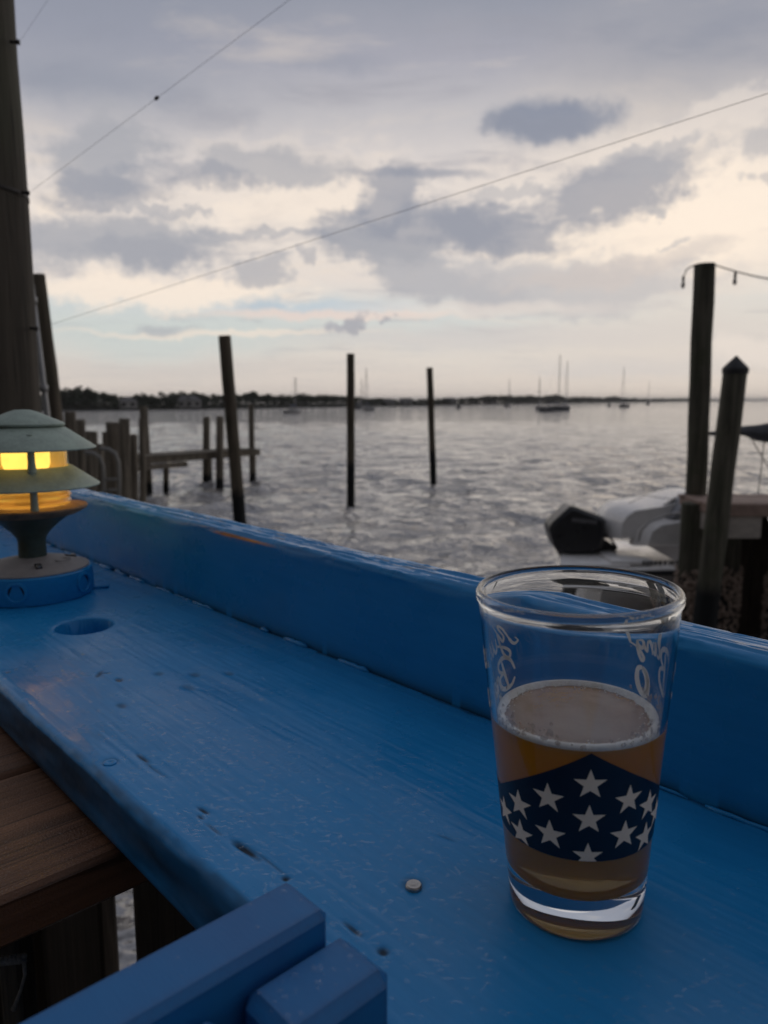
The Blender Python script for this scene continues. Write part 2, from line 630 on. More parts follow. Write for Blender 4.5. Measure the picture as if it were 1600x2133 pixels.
def mat_board(name, base, rough=0.6, groove=0.0, wet=0.0):
    """sawn board, grain along the NX direction"""
    m, t, out = new_mat(name)
    co = t.n('ShaderNodeTexCoord').outputs['Object']
    lo = t.mapping(co, rot=(0, 0, -BEARING))
    st = t.mapping(lo, scale=(60, 3.0, 60))
    n1 = t.noise(st, 1.0, 6, 0.6, 0.6).outputs[0]
    n2 = t.noise(lo, 9.0, 4, 0.6).outputs[0]
    st2 = t.mapping(lo, scale=(330, 6.0, 90))
    n3 = t.noise(st2, 1.0, 3, 0.55, 0.3).outputs[0]
    n4 = t.noise(lo, 700.0, 2, 0.5).outputs[0]
    col = t.mix(t.mapr(n1, 0.3, 0.7), tuple(c * 0.6 for c in base) + (1,), tuple(c * 1.3 for c in base) + (1,))
    col = t.mix(t.mapr(n3, 0.56, 0.66, 0, 0.8), col, tuple(c * 0.25 for c in base) + (1,))
    h = t.math('ADD', n1, t.math('ADD', t.math('MULTIPLY', n3, -groove), t.math('MULTIPLY', n4, 0.35)))
    bp = t.n('ShaderNodeBump', {'Strength': 0.8, 'Distance': 0.0012, 'Height': h})
    r = t.mapr(n2, 0.35, 0.65, rough - wet, rough + 0.1)
    bsdf(t, out, base=col, rough=r, spec=0.22, normal=bp.outputs[0])
    return m


M = {}
M['blue'] = mat_blue('blue_paint')
M['blue_chair'] = mat_blue('blue_chair_paint', wet=False, wear=True)
M['pole'] = mat_wood_round('pole_wood', (0.056, 0.047, 0.036), None, 0.35)
M['piling'] = mat_wood_round('piling_wood', (0.110, 0.090, 0.066), 1.25, 0.35)
M['post'] = mat_wood_round('dock_post_wood', (0.105, 0.098, 0.075), 0.9, 0.6)
M['pier'] = mat_wood_round('pier_wood', (0.20, 0.172, 0.135), 0.35, 0.25)
M['dock_brown'] = simple('dock_brown_boards', (0.32, 0.225, 0.185), 0.7, scale=6, bump=0.4, dist=0.01)
M['dock_pale'] = simple('dock_pale_timber', (0.42, 0.38, 0.34), 0.8, scale=5, bump=0.4, dist=0.01, stretch=(1, 1, 5))
M['table_wood'] = mat_board('table_brown_board', (0.155, 0.074, 0.040), 0.46, 0.8, 0.16)
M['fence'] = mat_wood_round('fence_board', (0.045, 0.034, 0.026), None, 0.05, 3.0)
M['patina'] = simple('verdigris_metal', (0.33, 0.40, 0.345), 0.6, 0.25, 0.22, 45, 0.35, dist=0.0006)
M['patina_shaded'] = simple('shaded_green_metal', (0.055, 0.080, 0.066), 0.5, 0.25, 0.25, 45, 0.35, dist=0.0006)  # stem: wet metal, with its underside shade also darkened into the colour
M['rust'] = simple('rusty_tray', (0.26, 0.165, 0.10), 0.75, 0.1, 0.5, 60, 0.5, dist=0.001)
M['cover'] = simple('chalky_cover', (0.33, 0.30, 0.285), 0.6, 0.0, 0.18, 70, 0.2, dist=0.0006)
M['dark_hole'] = simple('dark_recess', (0.015, 0.017, 0.02), 0.8)
M['steel'] = simple('worn_steel', (0.42, 0.40, 0.38), 0.38, 0.9, 0.2, 300, 0.2, dist=0.0003)
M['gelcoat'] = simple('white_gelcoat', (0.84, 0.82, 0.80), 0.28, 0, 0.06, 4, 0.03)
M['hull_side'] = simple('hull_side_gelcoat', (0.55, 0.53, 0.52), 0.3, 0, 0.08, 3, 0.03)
M['rub'] = simple('black_rubber', (0.022, 0.022, 0.024), 0.6)
M['cowl'] = simple('black_cowling', (0.013, 0.014, 0.018), 0.32, 0, 0.2, 6, 0.03)
M['cushion'] = simple('grey_vinyl', (0.27, 0.275, 0.30), 0.55, 0, 0.15, 8, 0.1)
M['screen'] = simple('smoked_screen', (0.055, 0.06, 0.07), 0.12, 0, 0.1, 4, 0.02)
M['letter_grey'] = simple('grey_lettering', (0.20, 0.20, 0.21), 0.5)
M['letter_dark'] = simple('dark_lettering', (0.07, 0.07, 0.08), 0.5)
M['canvas'] = simple('dark_canvas', (0.055, 0.058, 0.066), 0.85, 0, 0.3, 9, 0.4, dist=0.02)
M['galv'] = simple('galvanised_pipe', (0.33, 0.33, 0.33), 0.5, 0.4, 0.2, 20, 0.2)
M['rail'] = simple('pale_rail', (0.24, 0.235, 0.22), 0.45, 0.2, 0.15, 20, 0.1)
M['wire'] = simple('dark_wire', (0.05, 0.05, 0.052), 0.6)
M['iron'] = simple('dark_iron', (0.030, 0.026, 0.024), 0.6, 0.5)
M['rope'] = simple('pale_rope', (0.42, 0.40, 0.36), 0.9, 0, 0.3, 300, 0.6, dist=0.002)
M['bulb_glass'] = simple('string_bulb', (0.30, 0.30, 0.29), 0.15, 0, 0.05)
M['leaf'] = simple('far_leaf', (0.050, 0.062, 0.036), 0.8, 0, 0.45, 0.5, 0.0)
M['leaf_dark'] = simple('far_leaf_dark', (0.036, 0.046, 0.028), 0.8, 0, 0.45, 0.5, 0.0)
M['bark'] = simple('far_bark', (0.09, 0.075, 0.06), 0.9)
M['shore'] = simple('shore_soil', (0.045, 0.042, 0.034), 0.9, 0, 0.4, 0.05, 0.0)
M['house_wall'] = simple('pale_house_wall', (0.42, 0.41, 0.40), 0.8, 0, 0.1, 0.6)
M['house_roof'] = simple('grey_house_roof', (0.14, 0.135, 0.135), 0.8, 0, 0.2, 0.6)
M['house_glass'] = simple('house_window_glass', (0.03, 0.035, 0.04), 0.15, 0, 0.1)
M['sail_cover'] = simple('sail_cover', (0.10, 0.12, 0.18), 0.8)
M['mast'] = simple('alloy_mast', (0.22, 0.22, 0.23), 0.5, 0.3)
M['yacht'] = simple('yacht_hull', (0.36, 0.36, 0.37), 0.4, 0, 0.1, 0.5)
M['yacht_dark'] = simple('dark_yacht_hull', (0.05, 0.055, 0.075), 0.4, 0, 0.1, 0.5)
M['barnacle'] = simple('barnacles', (0.36, 0.28, 0.23), 0.9, 0, 0.5, 20, 0.3)
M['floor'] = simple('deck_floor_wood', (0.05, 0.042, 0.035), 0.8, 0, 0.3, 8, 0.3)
M['navy'] = simple('navy_print', (0.0045, 0.009, 0.024), 0.4, 0, 0.15, 60, 0.0)
M['star'] = simple('pale_star_print', (0.97, 0.78, 0.60), 0.5, 0, 0.06, 60, 0.0)


def mat_print():
    m, t, out = new_mat('white_script_print')
    d = t.n('ShaderNodeBsdfDiffuse', {0: (0.80, 0.78, 0.75, 1)})
    l = t.n('ShaderNodeBsdfTranslucent', {0: (0.80, 0.78, 0.75, 1)})
    mx = t.n('ShaderNodeMixShader', {0: 0.4, 1: d.outputs[0], 2: l.outputs[0]})
    t.link(mx.outputs[0], out.inputs[0])
    return m


M['script'] = mat_print()
M['foam'] = simple('beer_foam', (0.95, 0.91, 0.87), 0.7, 0, 0.12, 500, 0.5, dist=0.0006)


def mat_water():
    m, t, out = new_mat('sea_water')
    geo = t.n('ShaderNodeNewGeometry')
    pos, nor = geo.outputs['Position'], geo.outputs['Normal']

    def height(off):
        p = t.vmath('ADD', pos, off).outputs[0]
        n1 = t.noise(t.mapping(p, rot=(0, 0, 0.30), scale=(1.0, 1.30, 1)), 2.3, 4, 0.6, 0.35).outputs[0]
        n2 = t.noise(t.mapping(p, rot=(0, 0, -0.25), scale=(1.0, 1.3, 1)), 0.55, 3, 0.5, 0.3).outputs[0]
        return t.math('ADD', t.math('MULTIPLY', n1, WAVE_A), t.math('MULTIPLY', n2, WAVE_B))
    e = 0.05
    h0, hx, hy = height((0, 0, 0)), height((e, 0, 0)), height((0, e, 0))
    sx = t.math('DIVIDE', t.math('SUBTRACT', h0, hx), e)
    sy = t.math('DIVIDE', t.math('SUBTRACT', h0, hy), e)
    sl = t.n('ShaderNodeCombineXYZ', {0: sx, 1: sy, 2: 0.0}).outputs[0]
    nn = t.vmath('NORMALIZE', t.vmath('ADD', nor, sl).outputs[0]).outputs[0]
    bsdf(t, out, base=(0.165, 0.152, 0.145, 1), rough=0.06, ior=2.6, spec=0.5, normal=nn)
    return m


WAVE_A, WAVE_B = 0.27, 0.55
M['water'] = mat_water()


def mat_drop():
    """clear water lying on paint"""
    m, t, out = new_mat('clear_droplet')
    tr = t.n('ShaderNodeBsdfTransparent', {0: (0.99, 0.99, 0.99, 1)})
    gl = t.n('ShaderNodeBsdfGlossy', {0: (1, 1, 1, 1), 1: 0.03})
    fr = t.n('ShaderNodeFresnel', {0: 1.34})
    back = t.n('ShaderNodeNewGeometry').outputs['Backfacing']
    fac = t.math('MULTIPLY', fr.outputs[0], t.math('SUBTRACT', 1.0, back))
    mx = t.n('ShaderNodeMixShader', {0: fac, 1: tr.outputs[0], 2: gl.outputs[0]})
    t.link(mx.outputs[0], out.inputs[0])
    return m


M['drop'] = mat_drop()


def mat_glass():
    m, t, out = new_mat('clear_glass')
    co = t.n('ShaderNodeTexCoord').outputs['Object']
    g = t.n('ShaderNodeBsdfGlass', {0: (0.985, 0.99, 0.99, 1), 1: 0.0, 2: 1.5})
    d = t.n('ShaderNodeBsdfDiffuse', {0: (0.5, 0.5, 0.5, 1)})
    sm = t.noise(co, 26, 6, 0.7, 0.6).outputs[0]
    mx = t.n('ShaderNodeMixShader', {0: t.mapr(sm, 0.54, 0.80, 0.0, 0.035), 1: g.outputs[0], 2: d.outputs[0]})
    t.link(mx.outputs[0], out.inputs[0])
    return m


M['glass'] = mat_glass()


def mat_beer():
    m, t, out = new_mat('amber_beer')
    g = t.n('ShaderNodeBsdfGlass', {0: (1, 1, 1, 1), 1: 0.0, 2: 1.34})
    v = t.n('ShaderNodeVolumeAbsorption', {0: (0.975, 0.74, 0.02, 1), 1: 26.0})
    a = t.n('ShaderNodeBsdfTranslucent', {0: (1.0, 0.60, 0.05, 1)})
    b = t.n('ShaderNodeBsdfDiffuse', {0: (1.0, 0.42, 0.04, 1)})
    ab = t.n('ShaderNodeMixShader', {0: 0.12, 1: a.outputs[0], 2: b.outputs[0]})
    mx = t.n('ShaderNodeMixShader', {0: 0.66, 1: g.outputs[0], 2: ab.outputs[0]})
    t.link(mx.outputs[0], out.inputs[0])
    t.link(v.outputs[0], out.inputs[1])
    return m


M['beer'] = mat_beer()


def mat_amber():
    m, t, out = new_mat('amber_lens')
    tr = t.n('ShaderNodeBsdfTransparent', {0: (0.97, 0.74, 0.34, 1)})
    gl = t.n('ShaderNodeBsdfGlossy', {0: (1, 1, 1, 1), 1: 0.06})
    df = t.n('ShaderNodeBsdfTranslucent', {0: (0.90, 0.62, 0.24, 1)})
    fr = t.n('ShaderNodeFresnel', {0: 1.45})
    m1 = t.n('ShaderNodeMixShader', {0: 0.35, 1: tr.outputs[0], 2: df.outputs[0]})
    m2 = t.n('ShaderNodeMixShader', {0: fr.outputs[0], 1: m1.outputs[0], 2: gl.outputs[0]})
    t.link(m2.outputs[0], out.inputs[0])
    return m


M['amber'] = mat_amber()


def mat_lit(name, col, s):
    m, t, out = new_mat(name)
    co = t.n('ShaderNodeTexCoord').outputs['Object']
    e = t.n('ShaderNodeEmission', {0: col, 1: t.mapr(t.noise(co, 40, 2, 0.5).outputs[0], 0.3, 0.7, s * 0.85, s * 1.1)})
    t.link(e.outputs[0], out.inputs[0])
    return m


M['lit'] = mat_lit('lit_lamp', (1.0, 0.80, 0.30, 1), 2.1)

# ------------------------------------------------------------------ water, shore, floor
TABLE = 2.88


def water():
    az_d = np.radians(np.linspace(-46, 46, 460))
    az_c = np.radians(np.linspace(50, 310, 40))
    azs = np.concatenate([az_d, az_c])
    rs = np.concatenate([np.linspace(0.4, 5.5, 24)[:-1], 5.5 * (130 / 5.5) ** np.linspace(0, 1, 640),
                         130 * (9000 / 130) ** np.linspace(0, 1, 90)[1:]])
    R, A = np.meshgrid(rs, azs, indexing='ij')
    X, Y = R * np.sin(A), R * np.cos(A)
    Z = np.zeros_like(X)
    rg = np.random.default_rng(3)
    for k in range(64):
        lam = 0.5 * (3.2 / 0.5) ** rg.random()
        th = rg.normal(math.radians(-75), 0.55)
        kx, ky = math.cos(th) * 2 * PI / lam, math.sin(th) * 2 * PI / lam
        amp = 0.0052 * lam ** 0.9
        fade = np.clip((lam * 42 - R) / (lam * 20), 0, 1)
        ph = kx * X + ky * Y + rg.random() * 6.28
        Z += amp * fade * (1 - 2 * np.abs(np.sin(ph / 2)) if k % 3 == 0 else np.sin(ph))
    P = np.stack([X, Y, Z], -1)
    o = grid_mesh('water', P, M['water'], closed_j=True)
    tag(o, 'choppy grey bay water with dark wave fronts', None, None, 'structure')


water()


# shoreline measured from the photograph: bearing against waterline height
SHORE = [(-700, 858), (-200, 857), (100, 856), (300, 854), (480, 851.5), (700, 848), (900, 845.2), (1100, 841.5), (1250, 839), (1400, 837),
         (1520, 835.6), (1640, 835.1), (1900, 834.9)]


def shore_point(px):
    xs = [s[0] for s in SHORE]; ys = [s[1] for s in SHORE]
    return onz(px, float(np.interp(px, xs, ys)), 0.0)


def shore():
    pxs = np.linspace(-700, 1900, 90)
    rows = []
    for p in pxs:
        q = shore_point(p)
        d = Vector((q.x, q.y, 0)).normalized()
        j = random.uniform(-1, 1)
        rows.append([q + d * (j) + Vector((0, 0, -0.6)), q + d * (2.2 + j) + Vector((0, 0, 0.45)), q + d * 9 + Vector((0, 0, 0.8)),
                     q + d * 60 + Vector((0, 0, 1.2)), q + d * 260 + Vector((0, 0, 1.0)), q + d * 300 + Vector((0, 0, -2))])
    P = np.array([[list(v) for v in r] for r in rows])
    tag(grid_mesh('shore_land', P, M['shore']), 'low far shore across the bay', None, None, 'structure')


shore()

mb = MB()
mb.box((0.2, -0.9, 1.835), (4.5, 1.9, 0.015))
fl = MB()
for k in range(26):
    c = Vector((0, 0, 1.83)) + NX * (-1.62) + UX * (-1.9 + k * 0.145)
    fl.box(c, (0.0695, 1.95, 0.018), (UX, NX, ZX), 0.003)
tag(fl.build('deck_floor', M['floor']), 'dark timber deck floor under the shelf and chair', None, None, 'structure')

# ------------------------------------------------------------------ evening haze over the bay


def haze():
    m, t, out = new_mat('evening_haze')
    v = t.n('ShaderNodeVolumePrincipled', {'Color': (1.0, 0.99, 0.98, 1), 'Density': 0.00014, 'Anisotropy': 0.2})
    t.link(v.outputs[0], out.inputs['Volume'])
    mb = MB()
    mb.box((0, 0, 13.0), (9400, 9400, 16.0))
    tag(mb.build('haze', m), 'thin evening haze over the whole bay', None, None, 'stuff')


haze()

# ------------------------------------------------------------------ far trees and houses


def leaf_cloud(mb, blobs, n, size):
    for _ in range(n):
        c, r = random.choice(blobs)
        v = Vector((random.gauss(0, 1), random.gauss(0, 1), random.gauss(0, 1))).normalized()
        p = Vector(c) + Vector((v.x * r[0], v.y * r[1], v.z * r[2])) * random.uniform(0.55, 1.08)
        s_ = size * random.uniform(0.6, 1.5)
        a = Vector((random.gauss(0, 1), random.gauss(0, 1), random.gauss(0, 1))).normalized()
        b = a.cross(v)
        if b.length < 1e-3:
            continue
        b.normalize()
        mb.add([p - a * s_, p + b * s_ * 0.8, p + a * s_, p - b * s_ * 0.8 + v * s_ * 0.4], [(0, 1, 2, 3)])


def broad_tree(h, w, mat, loc, label):
    t = empty('broadleaf_tree', loc, label, 'tree', 'trees on the far shore')
    L = Vector(loc)
    tr = MB()
    tr.tube([L, L + Vector((0.1, 0, h * 0.3)), L + Vector((0.25, 0.1, h * 0.62))], [0.28, 0.22, 0.1], 6)
    for k in range(4):
        a = k * 1.6 + random.random()
        tr.tube([L + Vector((0.1, 0, h * 0.32)), L + Vector((math.cos(a) * w * 0.3, math.sin(a) * w * 0.3, h * 0.62))], [0.12, 0.05], 5)
    tr.build('trunk', M['bark'], t)
    bl = []
    for k in range(9):
        a = random.random() * 6.28
        q = random.uniform(0, 0.36) * w
        r = random.uniform(0.16, 0.26) * w
        bl.append((L + Vector((math.cos(a) * q, math.sin(a) * q, h * random.uniform(0.42, 0.80))), (r, r, r * 0.75)))
    cr = MB()
    leaf_cloud(cr, bl, 900, 0.42)
    cr.build('crown', mat, t)
    return t


def palm_tree(h, loc, label):
    t = empty('palm_tree', loc, label, 'tree', 'palms on the far shore')
    L = Vector(loc)
    tr = MB()
    tr.tube([L, L + Vector((0.25, 0, h * 0.5)), L + Vector((0.15, 0, h * 0.9))], [0.34, 0.28, 0.26], 6)
    tr.build('trunk', M['bark'], t)
    cr = MB()
    top = L + Vector((0.15, 0, h * 0.9))
    for k in range(26):
        a = k * 2.4
        up = random.uniform(-0.2, 1.2)
        ln = random.uniform(1.7, 2.5)
        d = Vector((math.cos(a), math.sin(a), 0))
        s_ = Vector((-d.y, d.x, 0))
        pts = [top + d * ln * u + ZX * (up * ln * u - 1.15 * ln * u * u) for u in (0, 0.33, 0.66, 1)]
        for p, q, w0, w1 in zip(pts, pts[1:], (0.08, 0.4, 0.32), (0.4, 0.32, 0.03)):
            cr.add([p - s_ * w0 - ZX * w0 * .6, p, q, q - s_ * w1 - ZX * w1 * .6, p + s_ * w0 - ZX * w0 * .6, q + s_ * w1 - ZX * w1 * .6],
                   [(0, 1, 2, 3), (1, 4, 5, 2)])
    cr.build('crown', M['leaf_dark'], t)
    return t


HOUSE_SPANS = []


def house(px, w, h, label, roof_h=1.6, nwin=3, hip=True):
    q = shore_point(px)
    d = Vector((q.x, q.y, 0)).normalized()
    loc = d * (math.hypot(q.x, q.y) + 0.6)
    HOUSE_SPANS.append((px, w / 2 / math.hypot(q.x, q.y) * FPX * 1.1))
    loc.z = 0.6
    ex = Vector((d.y, -d.x, 0))
    t = empty('shore_house', loc, label, 'house', 'houses on the far shore')
    wl = MB()
    wl.box(loc + ZX * h / 2 + d * 2.5, (w / 2, 2.5, h / 2), (ex, d, ZX))
    wl.build('wall', M['house_wall'], t)
    rf = MB()
    a = w / 2 + 0.4
    b = loc + ZX * (h + 0.003) + d * 2.5
    r = a - 2.4 if hip else a
    rf.add([b - ex * a - d * 2.9, b + ex * a - d * 2.9, b + ex * a + d * 2.9, b - ex * a + d * 2.9, b - ex * r + ZX * roof_h, b + ex * r + ZX * roof_h],
           [(0, 1, 5, 4), (2, 3, 4, 5), (1, 2, 5), (3, 0, 4), (3, 2, 1, 0)])
    rf.build('roof', M['house_roof'], t)
    for k in range(nwin):
        c = loc + ex * (-w / 2 + w * (k + 0.5) / nwin) + ZX * (h * 0.52) - d * 0.02
        wn = MB()
        wn.box(c, (w / nwin * 0.30, 0.05, h * 0.24), (ex, d, ZX))
        f = wn.build('window', M['house_wall'], t)
        pn = MB()
        pn.box(c - d * 0.04, (w / nwin * 0.26, 0.05, h * 0.20), (ex, d, ZX))
        pn.build('pane', M['house_glass'], f)


house(395, 8.5, 2.7, 'pale low house with hipped roof at the far shore, furthest left of the shore houses', 1.6, 3)
house(268, 5.5, 2.5, 'small pale house half hidden by trees beside the left pole', 1.2, 2)
house(808, 9, 2.4, 'long pale house on the far shore between the two middle pilings', 1.4, 4)
house(845, 7, 2.6, 'pale gabled house just left of the thin right mooring piling', 1.5, 2, False)
house(935, 11, 3.0, 'low pale house just right of the thin right mooring piling', 1.6, 4)
house(1020, 12, 3.6, 'pale house under the rounded trees on the far shore behind the moored yachts', 1.8, 3)



def far_trees():
    protos = [broad_tree(8, 9, M['leaf'], (0, 0, -60), 'rounded dark green tree in the line of trees on the far shore'),
              broad_tree(7, 11, M['leaf_dark'], (0, 0, -60), 'wide low dark tree in the line of trees on the far shore'),
              broad_tree(9.5, 7, M['leaf_dark'], (0, 0, -60), 'tall narrow dark tree in the line of trees on the far shore')]
    palm = palm_tree(9, (0, 0, -60), 'palm rising above the trees on the far shore')
    used = set()
    # top-of-canopy heights read from the photograph
    tops = [(-100, 822), (90, 826), (140, 821), (180, 817), (220, 823), (270, 829), (300, 826), (340, 829), (380, 825), (430, 826), (520, 822),
            (540, 821), (580, 824), (640, 825), (690, 822), (760, 828), (830, 832), (900, 831), (960, 829), (1000, 826), (1040, 822),
            (1080, 828), (1120, 824), (1180, 827), (1240, 826), (1300, 829), (1370, 829.5), (1430, 831), (1520, 832.4), (1650, 833)]
    tx = [a for a, b in tops]; ty = [b for a, b in tops]
    px = -90.0
    i = 0
    while px < 1470:
        q = shore_point(px)
        D = math.hypot(q.x, q.y) + random.uniform(5, 13)
        d = Vector((q.x, q.y, 0)).normalized()
        pos = d * D
        tp = at(px, float(np.interp(px, tx, ty)) + random.uniform(-1.5, 3.0), pos.y)
        h = max(2.2, (tp.z - 0.8) * (1.32 if D < 330 else 1.12))
        k = random.randrange(3)
        o = protos[k] if k not in used else copy_tree(protos[k])
        used.add(k)
        o.location = (pos.x, pos.y, 0.75)
        sc = h / (8 * 1.02, 7 * 1.02, 9.5 * 1.02)[k]
        wsc = sc * (random.uniform(0.9, 1.3) if D < 420 else random.uniform(1.4, 2.6))
        o.scale = (wsc, wsc, sc)
        o.rotation_euler = (0, 0, random.random() * 6.28)
        px += random.uniform(11, 19)
        i += 1
    first = True
    for (x, y) in ((205, 816), (338, 812), (236, 820), (418, 820), (530, 814), (556, 819), (512, 819), (676, 819), (960, 826)):
        q = shore_point(x)
        d = Vector((q.x, q.y, 0)).normalized()
        pos = d * (math.hypot(q.x, q.y) + 12)
        h = at(x, y, pos.y).z - 0.8
        o = palm if first else copy_tree(palm)
        first = False
        o.location = (pos.x, pos.y, 0.75)
        o.scale = (h / 9.6,) * 3
        o.rotation_euler = (0, 0, random.random() * 6)
    # undergrowth and distant woods that read as one mass
    mb = MB()
    for p in np.linspace(-150, 1640, 420):
        q = shore_point(p)
        if any(abs(p - hx_) < hw_ for hx_, hw_ in HOUSE_SPANS) and random.random() < 0.75:
            continue
        d = Vector((q.x, q.y, 0)).normalized()
        dist = math.hypot(q.x, q.y)
        c = d * (dist + random.uniform(0.8, 8))
        top = at(p, float(np.interp(p, tx, ty)), c.y).z
        hh = max(1.0, top * random.uniform(0.55, 0.95))
        w = dist * 7.0 / FPX
        leaf_cloud(mb, [((c.x, c.y, 0.3 + hh * 0.5), (w, min(w, 3.0), hh * 0.55))], 60, max(0.30, dist * 1.3 / FPX))
    tag(mb.build('shore_undergrowth', M['leaf_dark']), 'dark mass of shrubs and distant woods along the far shore', None, None, 'stuff')


far_trees()


# ------------------------------------------------------------------ moored yachts far out


def hull_mesh(L, B, Hh, loc, ang, draft=0.3, sheer=0.15):
    """simple lofted hull"""
    loc = Vector(loc)
    ex = Vector((math.cos(ang), math.sin(ang), 0)); ey = Vector((-ex.y, ex.x, 0))
    mb = MB()
    ns, nc = 11, 9
    vs = []
    for i in range(ns):
        u = i / (ns - 1)
        hb = B / 2 * (1 - max(0, (u - 0.35) / 0.65) ** 2.2) * (0.78 + 0.22 * min(1, u / 0.3)) + 0.01
        top = Hh * (1 + sheer * (2 * u - 0.8) ** 2)
        for j in range(nc):
            a = -1 + 2 * j / (nc - 1)
            y = math.copysign(abs(a) ** 0.6, a) * hb
            z = top - (top + draft) * (1 - abs(a) ** 3)
            vs.append(loc + ex * ((u - 0.5) * L) + ey * y + ZX * z)
    fs = []
    for i in range(ns - 1):
        for j in range(nc - 1):
            fs.append((i * nc + j, (i + 1) * nc + j, (i + 1) * nc + j + 1, i * nc + j + 1))
    fs.append(tuple(range(nc)))
    for i in range(ns - 1):
        fs.append((i * nc, i * nc + nc - 1, (i + 1) * nc + nc - 1, (i + 1) * nc))
    return mb.add([tuple(v) for v in vs], fs), ex, ey


def yacht(px, wl, top, L, ang, label, dark=False):
    p = onz(px, wl, 0)
    D = p.y
    h = at(px, top, D).z
    t = empty('moored_sailboat', p, label, 'sailboat', 'sailboats moored in the bay')
    hm = L * 0.11
    mb, ex, ey = hull_mesh(L, L * 0.3, hm, p, ang)
    mb.build('hull', M['yacht_dark'] if dark else M['yacht'], t)
    cb = MB()
    cb.box(p - ex * L * 0.02 + ZX * (hm + 0.22), (L * 0.17, L * 0.085, 0.24), (ex, ey, ZX), 0.08)
    c = cb.build('cabin', M['yacht'], t)
    wn = MB()
    wn.box(p - ex * L * 0.02 + ZX * (hm + 0.26), (L * 0.12, L * 0.087, 0.07), (ex, ey, ZX))
    wn.build('cabin_window', M['house_glass'], c)
    mx = MB()
    m0 = p + ex * L * 0.10 + ZX * hm * 0.8
    mtop = Vector((m0.x, m0.y, h))
    mx.tube([m0, mtop], [0.13, 0.08], 6)
    for fr_ in (0.55,):
        q = m0.lerp(mtop, fr_)
        mx.tube([q - ey * 0.8, q + ey * 0.8], 0.025, 4)
    mx.build('mast', M['mast'], t)
    bm_ = MB()
    b0 = m0 + ZX * 1.2
    bm_.tube([b0, b0 - ex * L * 0.40], 0.07, 6)
    bo = bm_.build('boom', M['mast'], t)
    sc = MB()
    sc.tube([b0 + ZX * 0.16, b0 - ex * L * 0.2 + ZX * 0.19, b0 - ex * L * 0.39 + ZX * 0.1], [0.2, 0.17, 0.08], 7)
    sc.build('sail_cover', M['sail_cover'], bo)
    st = MB()
    st.tube([mtop - ZX * 0.2, p + ex * L * 0.49 + ZX * hm], 0.018, 3)
    st.tube([mtop, p - ex * L * 0.49 + ZX * hm], 0.018, 3)
    for s_ in (-1, 1):
        st.tube([mtop - ZX * 0.4, p + ex * L * 0.08 + ey * s_ * L * 0.14 + ZX * hm], 0.018, 3)
    st.build('rigging', M['wire'], t)
    return t


yacht(613, 862, 785, 7.0, 1.1, 'small sailboat with white hull moored near the far trees, right of the tall tilted piling')
yacht(765, 856, 765, 9.0, 1.9, 'sailboat moored just right of the middle mooring piling, taller mast of two there')
yacht(751, 852, 788, 8.0, 0.9, 'small sailboat almost hidden behind the middle mooring piling', True)
yacht(1059, 848, 788, 10.0, 1.2, 'lone sailboat with short mast between the thin right piling and the yacht cluster')
yacht(1122, 854, 784, 8.0, 1.3, 'sailboat with the shortest mast at the left of the yacht cluster')
yacht(1157, 856, 738, 10.5, 0.35, 'sailboat with the tallest mast in the yacht cluster and a dark hull', True)
yacht(1177, 852, 750, 11.0, 1.0, 'second tallest sailboat, right beside the tallest mast')
yacht(1298, 848, 764, 10.0, 1.7, 'sailboat standing alone well right of the yacht cluster', True)
yacht(1350, 843, 792, 11.0, 1.2, 'faint distant sailboat with thin mast furthest right of the moored boats')


def skiff(px, wl, L, ang, label):
    p = onz(px, wl, 0)
    t = empty('small_motorboat', p, label, 'motorboat', 'small motorboats moored in the bay')
    mb, ex, ey = hull_mesh(L, L * 0.36, 0.75, p, ang)
    mb.build('hull', M['yacht_dark'], t)
    c = MB()
    c.box(p + ZX * 1.15 - ex * 0.1 * L, (0.5, 0.4, 0.45), (ex, ey, ZX), 0.1)
    c.build('console', M['yacht'], t)
    r = MB()
    r.box(p + ZX * 2.15 - ex * 0.1 * L, (0.9, 0.75, 0.04), (ex, ey, ZX), 0.02)
    for sx in (-1, 1):
        for sy in (-1, 1):
            r.tube([p + ZX * 0.7 - ex * 0.1 * L + ex * sx * 0.7 + ey * sy * 0.6, p + ZX * 2.12 - ex * 0.1 * L + ex * sx * 0.7 + ey * sy * 0.6], 0.03, 5)
    r.build('hard_top', M['canvas'], t)


skiff(955, 851, 5.5, 1.5, 'small dark motorboat moored right of the thin right piling')
skiff(1268, 846, 6.0, 1.4, 'small dark motorboat just left of the lone right sailboat')
skiff(1140, 858, 5.0, 0.2, 'small low boat lying below the tallest mast')

# ------------------------------------------------------------------ mooring pilings


def piling(name, foot_px, top_px, Y, width_px, label, group, mat, extra=0.0, seg=18, dY=0.0):
    """round timber from under the water to its top; widths are read at distance Y"""
    top = at(*top_px, Y)
    foot = at(*foot_px, Y + dY)
    d = (foot - top)
    foot = top + d * ((top.z + 1.5) / (top.z - foot.z))
    r = width_px / FPX * Y / 2
    base = top + d * (top.z / (top.z - at(*foot_px, Y + dY).z))
    t = empty(name, (base.x, base.y, 0), label, 'piling', group)
    mb = MB()
    n = 14
    pts = [foot.lerp(top, i / (n - 1)) + Vector((random.uniform(-1, 1), random.uniform(-1, 1), 0)) * r * (0.05 if i < n - 2 else 0.0) for i in range(n)]
    rad = [r * (1.10 - 0.10 * i / (n - 1) + random.uniform(-0.02, 0.02)) for i in range(n)]
    ax = (top - foot).normalized()
    pts.append(top + ax * r * 0.04); rad.append(r * 0.97)
    mb.tube(pts, rad, seg, True, 0.015)
    mb.build('shaft', mat, t, True, 40)
    return t, top, r


